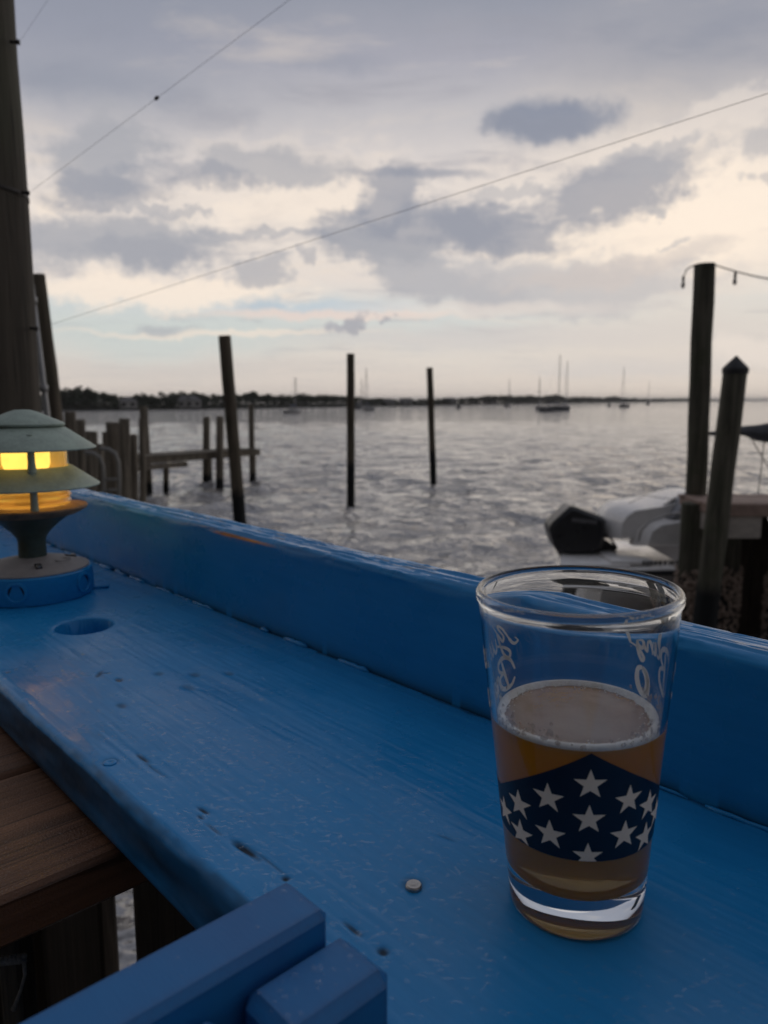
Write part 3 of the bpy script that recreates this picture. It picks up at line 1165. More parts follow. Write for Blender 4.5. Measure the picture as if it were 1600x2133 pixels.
MP = 'mooring pilings standing in the water'
t, _, _ = piling('mooring_piling', (500, 1092), (468, 700), 15.2, 25, 'thick brown mooring piling leaning left, nearest of the three in the water', MP, M['piling'])
t, _, _ = piling('mooring_piling', (731, 1045), (730.5, 737), 22.6, 16, 'middle upright mooring piling between the thick leaning one and the thin one', MP, M['piling'])
t, _, _ = piling('mooring_piling', (903, 1005), (895, 766), 27.8, 13, 'thin mooring piling furthest right and furthest out in the water', MP, M['piling'])
piling('tall_piling', (119, 870), (81, 572), 12.5, 24, 'tall dark piling close behind the big pole and grey conduit', None, M['piling'])

# ------------------------------------------------------------------ finger pier on the left


def finger_pier():
    z = 1.30
    o0 = onz(262, 953, z); o1 = onz(538, 934, z)
    ex = (o1 - o0); L = ex.length; ex.normalize()
    ey = Vector((-ex.y, ex.x, 0))
    t = empty('finger_pier', (o0.x, o0.y, 0), 'low narrow timber finger pier on pilings beyond the lamp', 'pier')
    n = int((L + 1.6) / 0.155)
    for k in range(n):
        mb = MB()
        mb.box(o0 + ex * (-1.5 + k * 0.155) + ey * 0.55 + ZX * (-0.02 + random.uniform(-.006, .006)), (0.073, 0.62 + random.uniform(-.02, .03), 0.02), (ex, ey, ZX), 0.004)
        mb.build('deck_board', M['pier'], t)
    for y_ in (0.03, 1.07):
        mb = MB()
        mb.box(o0 + ex * (L / 2 - 0.7) + ey * y_ - ZX * 0.152, (L / 2 + 0.8, 0.035, 0.11), (ex, ey, ZX))
        mb.build('stringer', M['pier'], t)
    mb = MB()
    c0 = onz(372, 966, z - 0.16)
    mb.box(o0 + ex * 1.0 + ey * -0.1 - ZX * 0.36, (1.3, 0.07, 0.09), (ex, ey, ZX))
    mb.build('cross_beam', M['pier'], t)

    def pile(px, ytop, ybot, w, dz=0.0, lean=0.0):
        foot = onz(px, ybot, 0)
        Y = foot.y
        top = at(px + lean, ytop, Y)
        mb = MB()
        r = w / FPX * Y / 2
        mb.tube([foot - ZX * 1.5, foot, foot.lerp(top, 0.5), top - ZX * r * 0.5, top], [r * 1.1, r * 1.08, r, r, r * 0.8], 12, True, 0.05)
        mb.build('pier_pile', M['pier'], t, True, 40)

    for a in ((309, 846, 1024, 17, 0, -10), (430, 868, 1006, 15), (458, 867, 1016, 16), (526, 842, 1003, 12, 0, -3), (346, 968, 1022, 12),
              (436, 948, 1000, 12), (528, 948, 996, 11)):
        pile(*a)
    return ex, ey, t


pier_ex, pier_ey, PIER = finger_pier()
NP = 'weathered pier posts crowded behind the lamp'
for (fx, fy, tx_, ty_, Y, w, lab) in (
        (240, 1080, 236, 880, 15.0, 30, 'wide greenish flat topped post left of the pier end'),
        (262, 1085, 259, 872, 14.6, 22, 'dark ragged topped post touching the wide greenish post'),
        (193, 1090, 191, 899, 13.6, 24, 'low brown post nearest the lamp hood'),
        (173, 1090, 168, 874, 14.4, 18, 'ragged dark post rising behind the lamp hood'),
        (152, 1090, 146, 858, 15.5, 22, 'dark post behind the peak of the lamp'),
        (212, 1095, 210, 925, 12.8, 14, 'thin short post beside the bent pale handrail'),
        (281, 1070, 279, 905, 16.2, 15, 'short dark post just right of the ragged dark pair at the pier'),
        (298, 1060, 296, 872, 17.2, 14, 'slim post left of the tall leaning pile at the pier start'),
        (224, 1088, 221, 900, 15.6, 16, 'brown post between the bent handrail and the wide greenish post'),
        (133, 1090, 128, 880, 16.5, 20, 'dark post nearest the tall dark piling behind the lamp')):
    tt, top, r = piling('pier_post', (fx, fy), (tx_, ty_), Y, w, lab, NP, M['pier'])


def ladder():
    Y = 12.0
    def P(x, y): return at(x, y, Y)
    base = P(232, 1040)
    t = empty('pier_ladder', (base.x, base.y, 0), 'pale bent tube handrail of a swim ladder at the pier', 'ladder')
    for dx, dy in ((0, 0), (-32, 8)):
        mb = MB()
        mb.tube([P(248 + dx, 1080), P(249 + dx, 1000), P(247 + dx, 962 + dy), P(240 + dx, 944 + dy), P(226 + dx, 936 + dy), P(208 + dx, 934 + dy)],
                0.030, 8)
        mb.build('handrail', M['rail'], t, True)
    for k in range(4):
        mb = MB()
        mb.tube([P(216, 1000 + k * 22), P(249, 998 + k * 22)], 0.022, 6)
        mb.build('rung', M['rail'], t, True)


ladder()

# ------------------------------------------------------------------ big pole, conduit, wires


def big_pole():
    Y = 2.3
    top = at(4, -260, Y); mid = at(77, 860, Y)
    r = 0.17
    off = Vector((-r, 0, 0))
    d = mid - top
    foot = top + d * ((top.z + 1.0) / (top.z - mid.z))
    t = empty('wooden_pole', (foot.x + off.x, foot.y, 0), 'huge dark weathered wooden pole at the left edge of the view', 'pole')
    mb = MB()
    n = 26
    mb.tube([foot.lerp(top, i / (n - 1)) + off + Vector((random.uniform(-1, 1) * .003, 0, 0)) for i in range(n)],
            [r * (1.04 - 0.06 * i / (n - 1) + random.uniform(-.008, .008)) for i in range(n)], 30, True, 0.006)
    mb.build('shaft', M['pole'], t, True, 40)
    hooks = []
    for (x, y, ln) in ((24, 87, 16), (48, 401, 12), (66, 684, 12)):
        mb = MB()
        a = at(x - 3, y, Y - 0.02); b = at(x + ln, y + 1, Y - 0.02)
        mb.tube([a, a.lerp(b, 0.55)], 0.0045, 8)
        mb.tube([a.lerp(b, 0.55), a.lerp(b, 0.7), b], [0.004, 0.006, 0.008], 8)
        mb.build('hook', M['iron'], t, True)
        hooks.append(b)
    band = MB()
    z0 = at(20, 405, Y).z
    cen = foot.lerp(top, (z0 - foot.z) / (top.z - foot.z)) + off
    band.lathe((cen.x, cen.y, cen.z), [(r * 1.005, -0.006), (r * 1.015, -0.005), (r * 1.015, 0.005), (r * 1.005, 0.006)], 40)
    band.build('iron_band', M['iron'], t, True)
    return hooks


hooks = big_pole()
t = empty('conduit_pipe', at(98, 860, 2.6), 'thin grey conduit pipe running up beside the big wooden pole', 'pipe')
mb = MB()
a, b = at(64, 590, 2.6), at(100, 880, 2.6)
dd = (b - a)
mb.tube([b + dd * 3, b, a], 0.0105, 12)
mb.build('pipe', M['galv'], t, True)
mb = MB()
mb.tube([a, at(52, 405, 2.6)], 0.0035, 8)
mb.build('cable', M['wire'], t, True)
for fy in (0.12, 0.75):
    q = a.lerp(b, fy)
    mb = MB()
    mb.tube([q + ZX * 0.012, q - ZX * 0.012], 0.0145, 12)
    mb.build('coupling', M['galv'], t, True)


def wire(p0, p1, r, label, sag=0.0, weight=None):
    t = empty('overhead_line', p0, label, 'wire')
    weight = weight / 2.6 if weight else None
    p1 = p0 + (p1 - p0) * 2.6
    mb = MB()
    pts = [p0.lerp(p1, i / 16) - ZX * (sag * 4 * (i / 16) * (1 - i / 16)) for i in range(17)]
    mb.tube(pts, r, 6)
    mb.build('line', M['wire'], t, True)
    if weight is not None:
        q = p0.lerp(p1, weight)
        dv = (p1 - p0).normalized()
        mb = MB()
        mb.tube([q - dv * 0.008, q - dv * 0.003, q + dv * 0.003, q + dv * 0.008], [0.0015, 0.0045, 0.0045, 0.0015], 10)
        mb.build('lead_weight', M['iron'], t, True)


wire(hooks[1], at(640, -28, 1.75), 0.0004, 'thin line with a small weight rising from the middle hook of the big pole', 0.0, 0.535)
wire(hooks[2], at(1760, 143, 1.15), 0.00045, 'long thin line crossing the whole sky from the lowest hook of the big pole', 0.0)
wire(hooks[0], at(140, -60, 2.0), 0.0003, 'faint thin line leaving the topmost hook of the big pole', 0.0)

# ------------------------------------------------------------------ right dock with posts


def dock():
    z = 1.88
    y0, y1 = 8.9, 9.7
    x0 = 3.91
    xp = 3.66
    t = empty('timber_dock', (x0, y0, 0), 'timber dock on barnacled posts at the right edge', 'dock')
    for k in range(6):
        mb = MB()
        mb.box((x0 + 2.9, y0 + 0.07 + k * 0.145, z - 0.02 + random.uniform(-.004, .004)), (2.92 + random.uniform(-.02, .03), 0.069, 0.019), None, 0.004)
        mb.build('deck_board', M['dock_brown'], t)
    mb = MB()
    mb.box((x0 + 2.95, y0 - 0.02, z - 0.085), (2.96, 0.02, 0.075), None, 0.005)
    mb.build('edge_board', M['dock_brown'], t)
    mb = MB()
    mb.box((x0 + 0.01, (y0 + y1) / 2 + 0.02, z - 0.085), (0.022, 0.42, 0.042), None, 0.005)
    mb.build('edge_board', M['dock_brown'], t)
    mb = MB()
    mb.box((x0 + 0.03, (y0 + y1) / 2 + 0.02, z - 0.235), (0.025, 0.40, 0.105), None, 0.008)
    mb.build('side_beam', M['dock_pale'], t)
    mb = MB()
    mb.box((4.356, y0 + 0.03, z - 0.30), (0.215, 0.05, 0.135), None, 0.01)
    mb.build('joist', M['dock_pale'], t)
    mb = MB()
    mb.box((5.7, y0 + 0.06, z - 0.31), (0.9, 0.04, 0.13), None, 0.01)
    mb.build('joist', M['dock_pale'], t)
    for (dx, dy, r) in ((0.24, 0.35, 0.155), (0.78, 0.55, 0.17), (1.35, 0.25, 0.16), (2.1, 0.6, 0.16)):
        mb = MB()
        c = Vector((xp + dx, y0 + dy, 0))
        mb.tube([c - ZX * 1.5, c, c + ZX * 0.8, c + ZX * (z - 0.05)], [r * 1.1, r * 1.05, r, r], 14, True, 0.03)
        p = mb.build('dock_pile', M['post'], t, True, 40)
        bn = MB()
        for _ in range(700):
            a = random.random() * 6.28
            zc = random.triangular(-0.1, 1.02, 0.8)
            s_ = random.uniform(0.014, 0.040)
            q = c + Vector((math.cos(a) * r * 1.03, math.sin(a) * r * 1.03, zc))
            o_ = Vector((math.cos(a), math.sin(a), 0.2)) * s_
            tg = Vector((-math.sin(a), math.cos(a), 0)) * s_
            bn.add([q - tg, q - ZX * s_, q + tg, q + ZX * s_, q + o_ * 1.2], [(0, 1, 4), (1, 2, 4), (2, 3, 4), (3, 0, 4)])
        tag(bn.build('barnacle_crust', M['barnacle'], p), kind='stuff')
    # dark sheeting boards between the piles
    for k in range(16):
        mb = MB()
        mb.box((x0 + 0.25 + k * 0.17, y0 + 0.85, 0.65), (0.08, 0.02, 0.95 + random.uniform(-.1, .05)), None, 0.004)
        mb.build('sheeting_board', M['fence'], t)
    return x0, y0, z


DX, DY, DZ = dock()

tp, ttop, tr_ = piling('tall_piling', (1450, 1020), (1468, 551), 9.75, 41, 'tall round piling with string light wire at the right dock corner', None, M['post'])
t, ctop, cr_ = piling('capped_piling', (1485, 1154), (1532, 770), 8.75, 47, 'leaning round piling with a black pointed cap at the right dock', None, M['post'], 0, 18, -0.02)
mb = MB()
mb.lathe(ctop, [(cr_ * 1.06, -0.05), (cr_ * 1.10, 0.01), (cr_ * 1.0, 0.03), (cr_ * 0.52, 0.095), (0.008, 0.158), (0, 0.160)], 18)
mb.build('pointed_cap', M['rub'], t, True, 30)


def string_light():
    Y = 9.75
    a = at(1490, 552, Y - 0.1); b = at(1720, 592, Y - 1.5)
    t = empty('string_light', a, 'string light wire with hanging bulb running right from the tall piling', 'string light')
    mb = MB()
    pts = [a.lerp(b, i / 14) - ZX * 0.05 * 4 * (i / 14) * (1 - i / 14) for i in range(15)]
    l = at(1446, 553, Y - 0.1)
    wrap = [at(1426, 573, Y), at(1430, 562, Y - 0.1), at(1439, 556, Y - 0.12), l, at(1468, 549, Y - 0.2)]
    mb.tube(wrap + pts, 0.008, 6)
    mb.build('wire', M['wire'], t, True)
    for (px, py, yy) in ((1532, 566, Y - 0.4), (1424, 574, Y)):
        c = at(px, py, yy)
        s_ = MB()
        s_.lathe(c, [(0.010, 0.0), (0.017, -0.02), (0.017, -0.07), (0.0, -0.071)], 10)
        so = s_.build('socket', M['rub'], t, True, 40)
        g = MB()
        g.lathe(c, [(0.0, -0.16), (0.018, -0.15), (0.025, -0.12), (0.019, -0.09), (0.013, -0.07)], 12)
        g.build('bulb', M['bulb_glass'], so, True)


string_light()

# ------------------------------------------------------------------ motorboat with outboard at the right dock


def motorboat():
    Y = 11.0
    st = at(1164, 1160, Y)
    loc = Vector((st.x, Y, 0))
    t = empty('motorboat', loc, 'white open motorboat with black outboard tied at the right dock', 'motorboat')
    L, B = 5.6, 2.05
    ex, ey = Vector((1, 0, 0)), Vector((0, 1, 0))
    ns, nc = 17, 15
    x_s = st.x + 0.42
    rows, cap = [], []
    for i in range(ns):
        u = i / (ns - 1)
        hb = B / 2 * (1 - max(0, (u - 0.45) / 0.55) ** 2.4) + 0.02
        top = 0.80 + 0.42 * u ** 2.0 + (0.0 if u > 0.08 else 0)
        r = []
        for j in range(nc):
            a = -1 + 2 * j / (nc - 1)
            s_ = 1 if a >= 0 else -1
            q = abs(a)
            if q < 0.5:
                y, z = hb * 0.80 * (q / 0.5), -0.35 + 0.28 * (q / 0.5) + 0.25 * u * u
            else:
                k = (q - 0.5) / 0.5
                y, z = hb * (0.80 + 0.20 * k), (-0.07 + 0.25 * u * u) * (1 - k) + top * k
            r.append((x_s + u * L + 0.25 * u * max(0, z), Y + s_ * y, z))
        rows.append(r)
    P = np.array(rows)
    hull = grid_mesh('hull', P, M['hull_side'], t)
    mb = MB()
    tr = [tuple(p) for p in rows[0]]
    mb.add(tr, [tuple(range(nc))])
    mb.build('transom', M['gelcoat'], t)
    dk = MB()
    vs, fs = [], []
    for i in range(ns):
        g0, g1 = np.array(rows[i][0]), np.array(rows[i][-1])
        u = i / (ns - 1)
        inn = 0.80 if u < 0.72 else 0.0
        mid = (g0 + g1) / 2
        vs += [g0 + [0, 0, .004], mid + (g0 - mid) * inn + [0, 0, 0.03], mid + (g1 - mid) * inn + [0, 0, 0.03], g1 + [0, 0, .004]]
    for i in range(ns - 1):
        for j in (0, 2):
            fs.append((i * 4 + j, i * 4 + j + 1, (i + 1) * 4 + j + 1, (i + 1) * 4 + j))
        if i < 3:
            fs.append((i * 4 + 1, i * 4 + 2, (i + 1) * 4 + 2, (i + 1) * 4 + 1))
    dk.add(vs, fs)
    dk.build('gunwale', M['gelcoat'], t, True, 40)
    flr = MB()
    flr.box((x_s + 2.2, Y, 0.32), (2.1, 0.72, 0.02))
    flr.build('cockpit_floor', M['gelcoat'], t)
    for s_ in (0, nc - 1):
        mb = MB()
        sg = -1 if s_ == 0 else 1
        mb.tube([Vector(rows[i][s_]) + Vector((0, sg * 0.025, -0.035)) for i in range(ns)], 0.034, 8)
        mb.build('rub_rail', M['rub'], t, True)
    # swim platform at the stern
    mb = MB()
    mb.prism([(x_s - 0.62, Y - 0.90), (x_s - 0.56, Y - 0.96), (x_s + 0.35, Y - 0.96), (x_s + 0.35, Y + 0.6), (x_s - 0.22, Y + 0.6)],
             (0, 0, 0), (1, 0, 0), (0, 1, 0), (0, 0, 1), 0.755, 0.865, 0.02)
    mb.build('swim_platform', M['gelcoat'], t, True, 50)
    mb = MB()
    mb.box((x_s + 0.40, Y - 0.55, 0.875), (0.30, 0.36, 0.035), None, 0.02)
    mb.build('stern_seat', M['gelcoat'], t, True, 50)

    def X(px): return at(px, 1100, Y - 0.4).x
    def Z(py): return at(1300, py, Y - 0.4).z
    # rear bench with tall rounded back
    poly = [(X(1268), Z(1130)), (X(1270), Z(1092)), (X(1282), Z(1072)), (X(1302), Z(1058)), (X(1340), Z(1052)), (X(1380), Z(1046)), (X(1430), Z(1030)),
            (X(1460), Z(1030)), (X(1470), Z(1130))]
    mb = MB()
    mb.prism(poly, (0, Y - 0.1, 0), (1, 0, 0), (0, 0, 1), (0, 1, 0), -0.45, 0.62, 0.22, 0.45)
    mb.build('bench_back', M['gelcoat'], t, True, 45)
    poly = [(X(1312), Z(1132)), (X(1322), Z(1098)), (X(1346), Z(1080)), (X(1395), Z(1072)), (X(1470), Z(1070)), (X(1470), Z(1135))]
    mb = MB()
    mb.prism(poly, (0, Y - 0.62, 0), (1, 0, 0), (0, 0, 1), (0, 1, 0), -0.18, 0.30, 0.26, 0.5)
    c = mb.build('side_pod', M['gelcoat'], t, True, 45)
    for px, py, r in ((1351, 1132, 0.032), (1379, 1130, 0.022)):
        mb = MB()
        q = at(px, py - 5, Y - 0.73)
        mb.tube([Vector((q.x, q.y - 0.012, q.z)), Vector((q.x, q.y + 0.01, q.z))], r, 12)
        mb.build('speaker_port', M['rub'], c)
    poly = [(X(1372), Z(1078)), (X(1400), Z(1038)), (X(1428), Z(1026)), (X(1475), Z(1030)), (X(1475), Z(1080))]
    mb = MB()
    mb.prism(poly, (0, Y - 0.46, 0), (1, 0, 0), (0, 0, 1), (0, 1, 0), -0.24, 0.16, 0.2, 0.5)
    mb.build('seat_cushion', M['cushion'], t, True, 45)
    poly = [(X(1318), Z(1088)), (X(1312), Z(1072)), (X(1362), Z(1058)), (X(1398), Z(1036)), (X(1402), Z(1046)), (X(1366), Z(1076))]
    mb = MB()
    mb.prism(poly, (0, Y - 0.47, 0), (1, 0, 0), (0, 0, 1), (0, 1, 0), -0.03, 0.02)
    mb.build('smoked_panel', M['screen'], t)
    mb = MB()
    mb.tube([at(1330, 1128, Y - 0.8), at(1336, 1104, Y - 0.8), at(1354, 1086, Y - 0.8), at(1392, 1072, Y - 0.8), at(1440, 1064, Y - 0.8)], 0.016, 8)
    mb.build('grab_rail', M['steel'], t, True)
    mb = MB()
    mb.tube([at(1452, 1062, Y - 0.5), at(1400, 1040, Y - 0.55), at(1345, 1032, Y - 0.5), at(1310, 1048, Y - 0.45)], 0.006, 6)
    mb.build('canopy_strut', M['steel'], t, True)
    # registration strokes on the hull side
    mb = MB()
    x_ = 1340
    while x_ < 1420:
        w_ = random.uniform(4, 8)
        q = at(x_, 1175, Y - 1.02)
        mb.box((q.x, Y - B / 2 - 0.012, q.z + 0.02), (w_ / FPX * Y * 0.42, 0.006, 0.03))
        x_ += w_ + 2.5
    mb.build('hull_lettering', M['letter_dark'], t)

    # outboard: everything that tilts with the motor
    ob = MB()
    def O(px, py, yy=Y): return (at(px, py, yy).x, at(px, py, yy).z)
    poly = [O(1135, 1096), O(1140, 1083), O(1176, 1050), O(1184, 1048.5), O(1244, 1071), O(1249.5, 1078), O(1247, 1118), O(1240, 1141), O(1225, 1145), O(1172, 1146),
            O(1155, 1140), O(1145, 1128)]
    ob.prism(poly, (0, Y - 0.1, 0), (1, 0, 0), (0, 0, 1), (0, 1, 0), -0.24, 0.24, 0.14)
    motor = ob.build('outboard_cowl', M['cowl'], t, True, 40)
    leg = MB()
    leg.prism([O(1152, 1138), O(1205, 1140), O(1196, 1190), O(1190, 1290), O(1160, 1290), O(1166, 1190), O(1166, 1160)], (0, Y - 0.1, 0), (1, 0, 0), (0, 0, 1), (0, 1, 0), -0.07, 0.07)
    leg.build('drive_leg', M['cowl'], motor)
    br = MB()
    br.prism([O(1235, 1118), O(1262, 1124), O(1278, 1136), O(1270, 1150), O(1236, 1146)], (0, Y - 0.1, 0), (1, 0, 0), (0, 0, 1), (0, 1, 0), -0.10, 0.10)
    br.build('mount_bracket', M['rub'], motor)
    hs = MB()
    hs.tube([at(1244, 1122, Y - .2), at(1258, 1112, Y - .25), at(1272, 1122, Y - .2), at(1284, 1140, Y - .15)], 0.018, 8)
    hs.build('control_hose', M['rub'], motor, True)
    lt = MB()
    x_ = 1192
    while x_ < 1238:
        w_ = random.uniform(4, 6)
        q = at(x_ + w_ / 2, 1083 + (x_ - 1192) * 0.10, Y - 0.345)
        lt.box((q.x, Y - 0.346, q.z), (w_ / FPX * Y * 0.40, 0.006, 0.028))
        x_ += w_ + 1.6
    lt.build('cowl_lettering', M['letter_grey'], motor)


motorboat()


def canopy_boat():
    """second boat behind the dock: only its folded canopy shows"""
    Y = 13.0
    base = at(1640, 905, Y)
    t = empty('canopied_boat', (base.x, Y, 0), 'boat beyond the right dock with a folded dark canvas canopy', 'boat')
    mb, ex, ey = hull_mesh(5.5, 2.0, 0.75, (base.x + 1.6, Y + 0.8, 0), 0.0)
    mb.build('hull', M['gelcoat'], t)
    cv = MB()
    sec = []
    for (px, yt, yb) in ((1482, 899, 908), (1500, 897, 907), (1530, 890, 905), (1552, 887, 908), (1575, 885, 918), (1598, 881, 922), (1640, 874, 926), (1720, 862, 922), (1800, 852, 905)):
        a = at(px, yt, Y); b = at(px, yb, Y)
        sec.append([a, b])
    vs, fs = [], []
    n = 8
    for (a, b) in sec:
        c = (a + b) / 2; h = (a.z - b.z) / 2
        for j in range(n):
            th = 2 * PI * j / n
            vs.append((c.x + random.uniform(-.01, .01), c.y + math.sin(th) * 0.22, c.z + math.cos(th) * h))
    for i in range(len(sec) - 1):
        for j in range(n):
            k = (j + 1) % n
            fs.append((i * n + j, i * n + k, (i + 1) * n + k, (i + 1) * n + j))
    fs += [tuple(range(n)), tuple((len(sec) - 1) * n + j for j in range(n - 1, -1, -1))]
    cv.add(vs, fs)
    cv.build('folded_canopy', M['canvas'], t, True, 60)
    for (a, b) in (((1592, 920), (1578, 1040)), ((1560, 905), (1640, 1040)), ((1640, 925), (1600, 1060))):
        mb = MB()
        mb.tube([at(*a, Y), at(*b, Y)], 0.011, 8)
        mb.build('canopy_pole', M['steel'], t, True)


canopy_boat()

# ------------------------------------------------------------------ blue drink shelf
W0, W1 = 0.156, 0.389          # front and back edge, measured across (along NX) from the camera


def sw(p):
    return p.x * UX.x + p.y * UX.y, p.x * NX.x + p.y * NX.y


def from_sw(s, w, z):
    return UX * s + NX * w + ZX * z


SHELF = empty('drink_shelf', from_sw(-0.3, 0.27, TABLE), 'blue painted plank shelf with raised back board and rain drops', 'shelf')
HOLE = sw(onz(175, 1304, TABLE))


PLANK = {}


def plank_z(s_, w_):
    i = min(len(PLANK['st']) - 1, int(np.searchsorted(PLANK['st'], s_)))
    j = min(len(PLANK['w']) - 1, int(np.searchsorted(PLANK['w'], w_ - W0)))
    return float(PLANK['z'][i, j])


def plank():
    st = np.concatenate([np.linspace(-3.2, -1.5, 60)[:-1], np.linspace(-1.5, -0.85, 330)[:-1], np.linspace(-0.85, -0.02, 830)[:-1],
                         np.linspace(-0.02, 1.6, 60)])
    wd = W1 - W0
    # cross-section loop: top (dense), back, bottom, front with eased edges
    top_w = np.linspace(0.006, wd - 0.001, 228)
    prof = [(w, 0.0) for w in top_w] + [(wd, -0.001), (wd, -0.037), (wd - 0.002, -0.038), (0.004, -0.038), (0.001, -0.0365), (0, -0.034)]
    prof += [(0.0, -0.034 + 0.028 * k / 12) for k in range(1, 13)] + [(0.0004, -0.0040), (0.0014, -0.0018), (0.0032, -0.0005)]
    prof = np.array(prof)
    ntop = len(top_w)
    Sg, Kg = np.meshgrid(st, np.arange(len(prof)), indexing='ij')
    Wg = prof[Kg, 0]; Zg = prof[Kg, 1].copy()
    istop = (Kg < ntop) | (Kg >= len(prof) - 3)
    grain = fbm(Sg * 5 + fbm(Sg * 3, Wg * 9, 2) * 0.4, Wg * 70, 4, 0.6) * 0.00034
    lump = fbm(Sg * 22, Wg * 30, 4) * 0.0006
    brush = fbm(Sg * 18 + 40, Wg * 330, 3) * 0.00022
    ridges = np.clip(fbm(Sg * 2.2 + 9, Wg * 42 + 2.0 * vnoise(Sg * 4, Wg * 2), 2) - 0.16, 0, 1) * 0.0030
    ridges = ridges * (0.12 + 0.88 * np.clip((-0.33 - Sg) / 0.2, 0, 1))
    dz = grain + lump + brush - ridges
    dirt_shade = np.zeros_like(dz)

    def dent(s, w, ls, lw, depth, dk, ang=0.0, pw=1.2):
        nonlocal dz, dirt_shade
        a, b = Sg - s, Wg - w
        ca, sa = math.cos(ang), math.sin(ang)
        u, v = a * ca + b * sa, -a * sa + b * ca
        jit = 1 + 0.5 * vnoise(Sg * 260, Wg * 260)
        g = np.exp(-((u / ls) ** 2 + (v / lw) ** 2) ** pw * jit)
        dz = dz - g * depth * 0.6
        dirt_shade = np.maximum(dirt_shade, np.clip(g * 1.5 - 0.25, 0, 1) * dk)

    for (px, py, l, w_, dep, dk, an) in ((513, 1769, .011, .0022, .0022, .95, .05), (500, 1760, .004, .0012, .002, .7, .1), (424, 1688, .005, .0013, .0018, .9, .1),
                                         (418, 1702, .003, .0010, .0015, .8, 0), (297, 1578, .008, .0012, .0018, .9, .05), (320, 1600, .014, .0009, .0012, .45, .03),
                                         (229, 1587, .0052, .0050, .0011, .45, 0), (247, 1416, .0045, .0024, .0024, .85, 0), (206, 1404, .0022, .0075, .0018, .7, .9),
                                         (218, 1402, .0018, .0050, .0012, .5, -.6), (331, 1402, .005, .004, .0016, .4, 0), (406, 1402, .006, .004, .0018, .45, 0),
                                         (478, 1402, .005, .0035, .0014, .4, 0), (392, 1430, .008, .004, .0016, .35, 0), (252, 1470, .006, .003, .0012, .5, 0),
                                         (595, 1828, .0022, .0020, .002, .95, 0), (447, 1728, .008, .0008, .001, .6, 0), (798, 1981, .0026, .0020, .002, .9, 0),
                                         (735, 1935, .006, .0012, .0014, .8, 0), (560, 1795, .016, .0008, .001, .4, 0), (860, 1841, .0052, .0052, .0006, .55, 0),
                                         (930, 1745, .006, .0009, .0008, .35, .2), (17, 1400, .002, .002, .001, .6, 0)):
        s_, w2 = sw(onz(px, py, TABLE))
        dent(s_, w2 - W0, l, w_, dep, dk, an)
    # dark line along the back board joint
    edge = np.clip((Wg - (W1 - W0 - 0.004 - 0.003 * fbm(Sg * 40, Sg * 0, 3))) / 0.003, 0, 1)
    dirt_shade = np.maximum(dirt_shade, edge * 0.6 * (vnoise(Sg * 90, Sg * 0) > -0.25))
    hs, hw = HOLE[0], HOLE[1] - W0
    rr = np.hypot(Sg - hs, Wg - hw)
    drop = np.clip((0.0262 - rr) / 0.0012, 0, 1)
    lip = np.clip((0.031 - rr) / 0.005, 0, 1)
    dz = dz - drop * 0.0345 - lip ** 2 * 0.0012
    Zg = Zg + np.where(istop, dz, 0)
    front = (Kg >= ntop + 6)
    Wg = Wg + np.where(front, fbm(Sg * 30, Zg * 90, 4) * 0.0016, 0)
    P = np.stack([UX.x * Sg + NX.x * (Wg + W0), UX.y * Sg + NX.y * (Wg + W0), TABLE + Zg], -1)
    dirt_shade = np.where(front & (Zg > -0.004), np.maximum(dirt_shade, np.clip(fbm(Sg * 50, Zg * 200, 3) + 0.15, 0, 0.5)), dirt_shade)
    dirt_shade = np.where(istop, dirt_shade, np.clip(0.58 + fbm(Sg * 9, Zg * 60, 3) * 0.6, 0.3, 0.85))  # edge faces: grime plus under-lit shade, both painted as darker colour
    zero = np.zeros_like(dirt_shade)
    PLANK.update(st=st, w=top_w, z=Zg[:, :ntop])
    grid_mesh('shelf_plank', P, M['blue'], SHELF, closed_j=True, attr={'dirt_shade': dirt_shade, 'orange_line': zero, 'peel': zero})


plank()


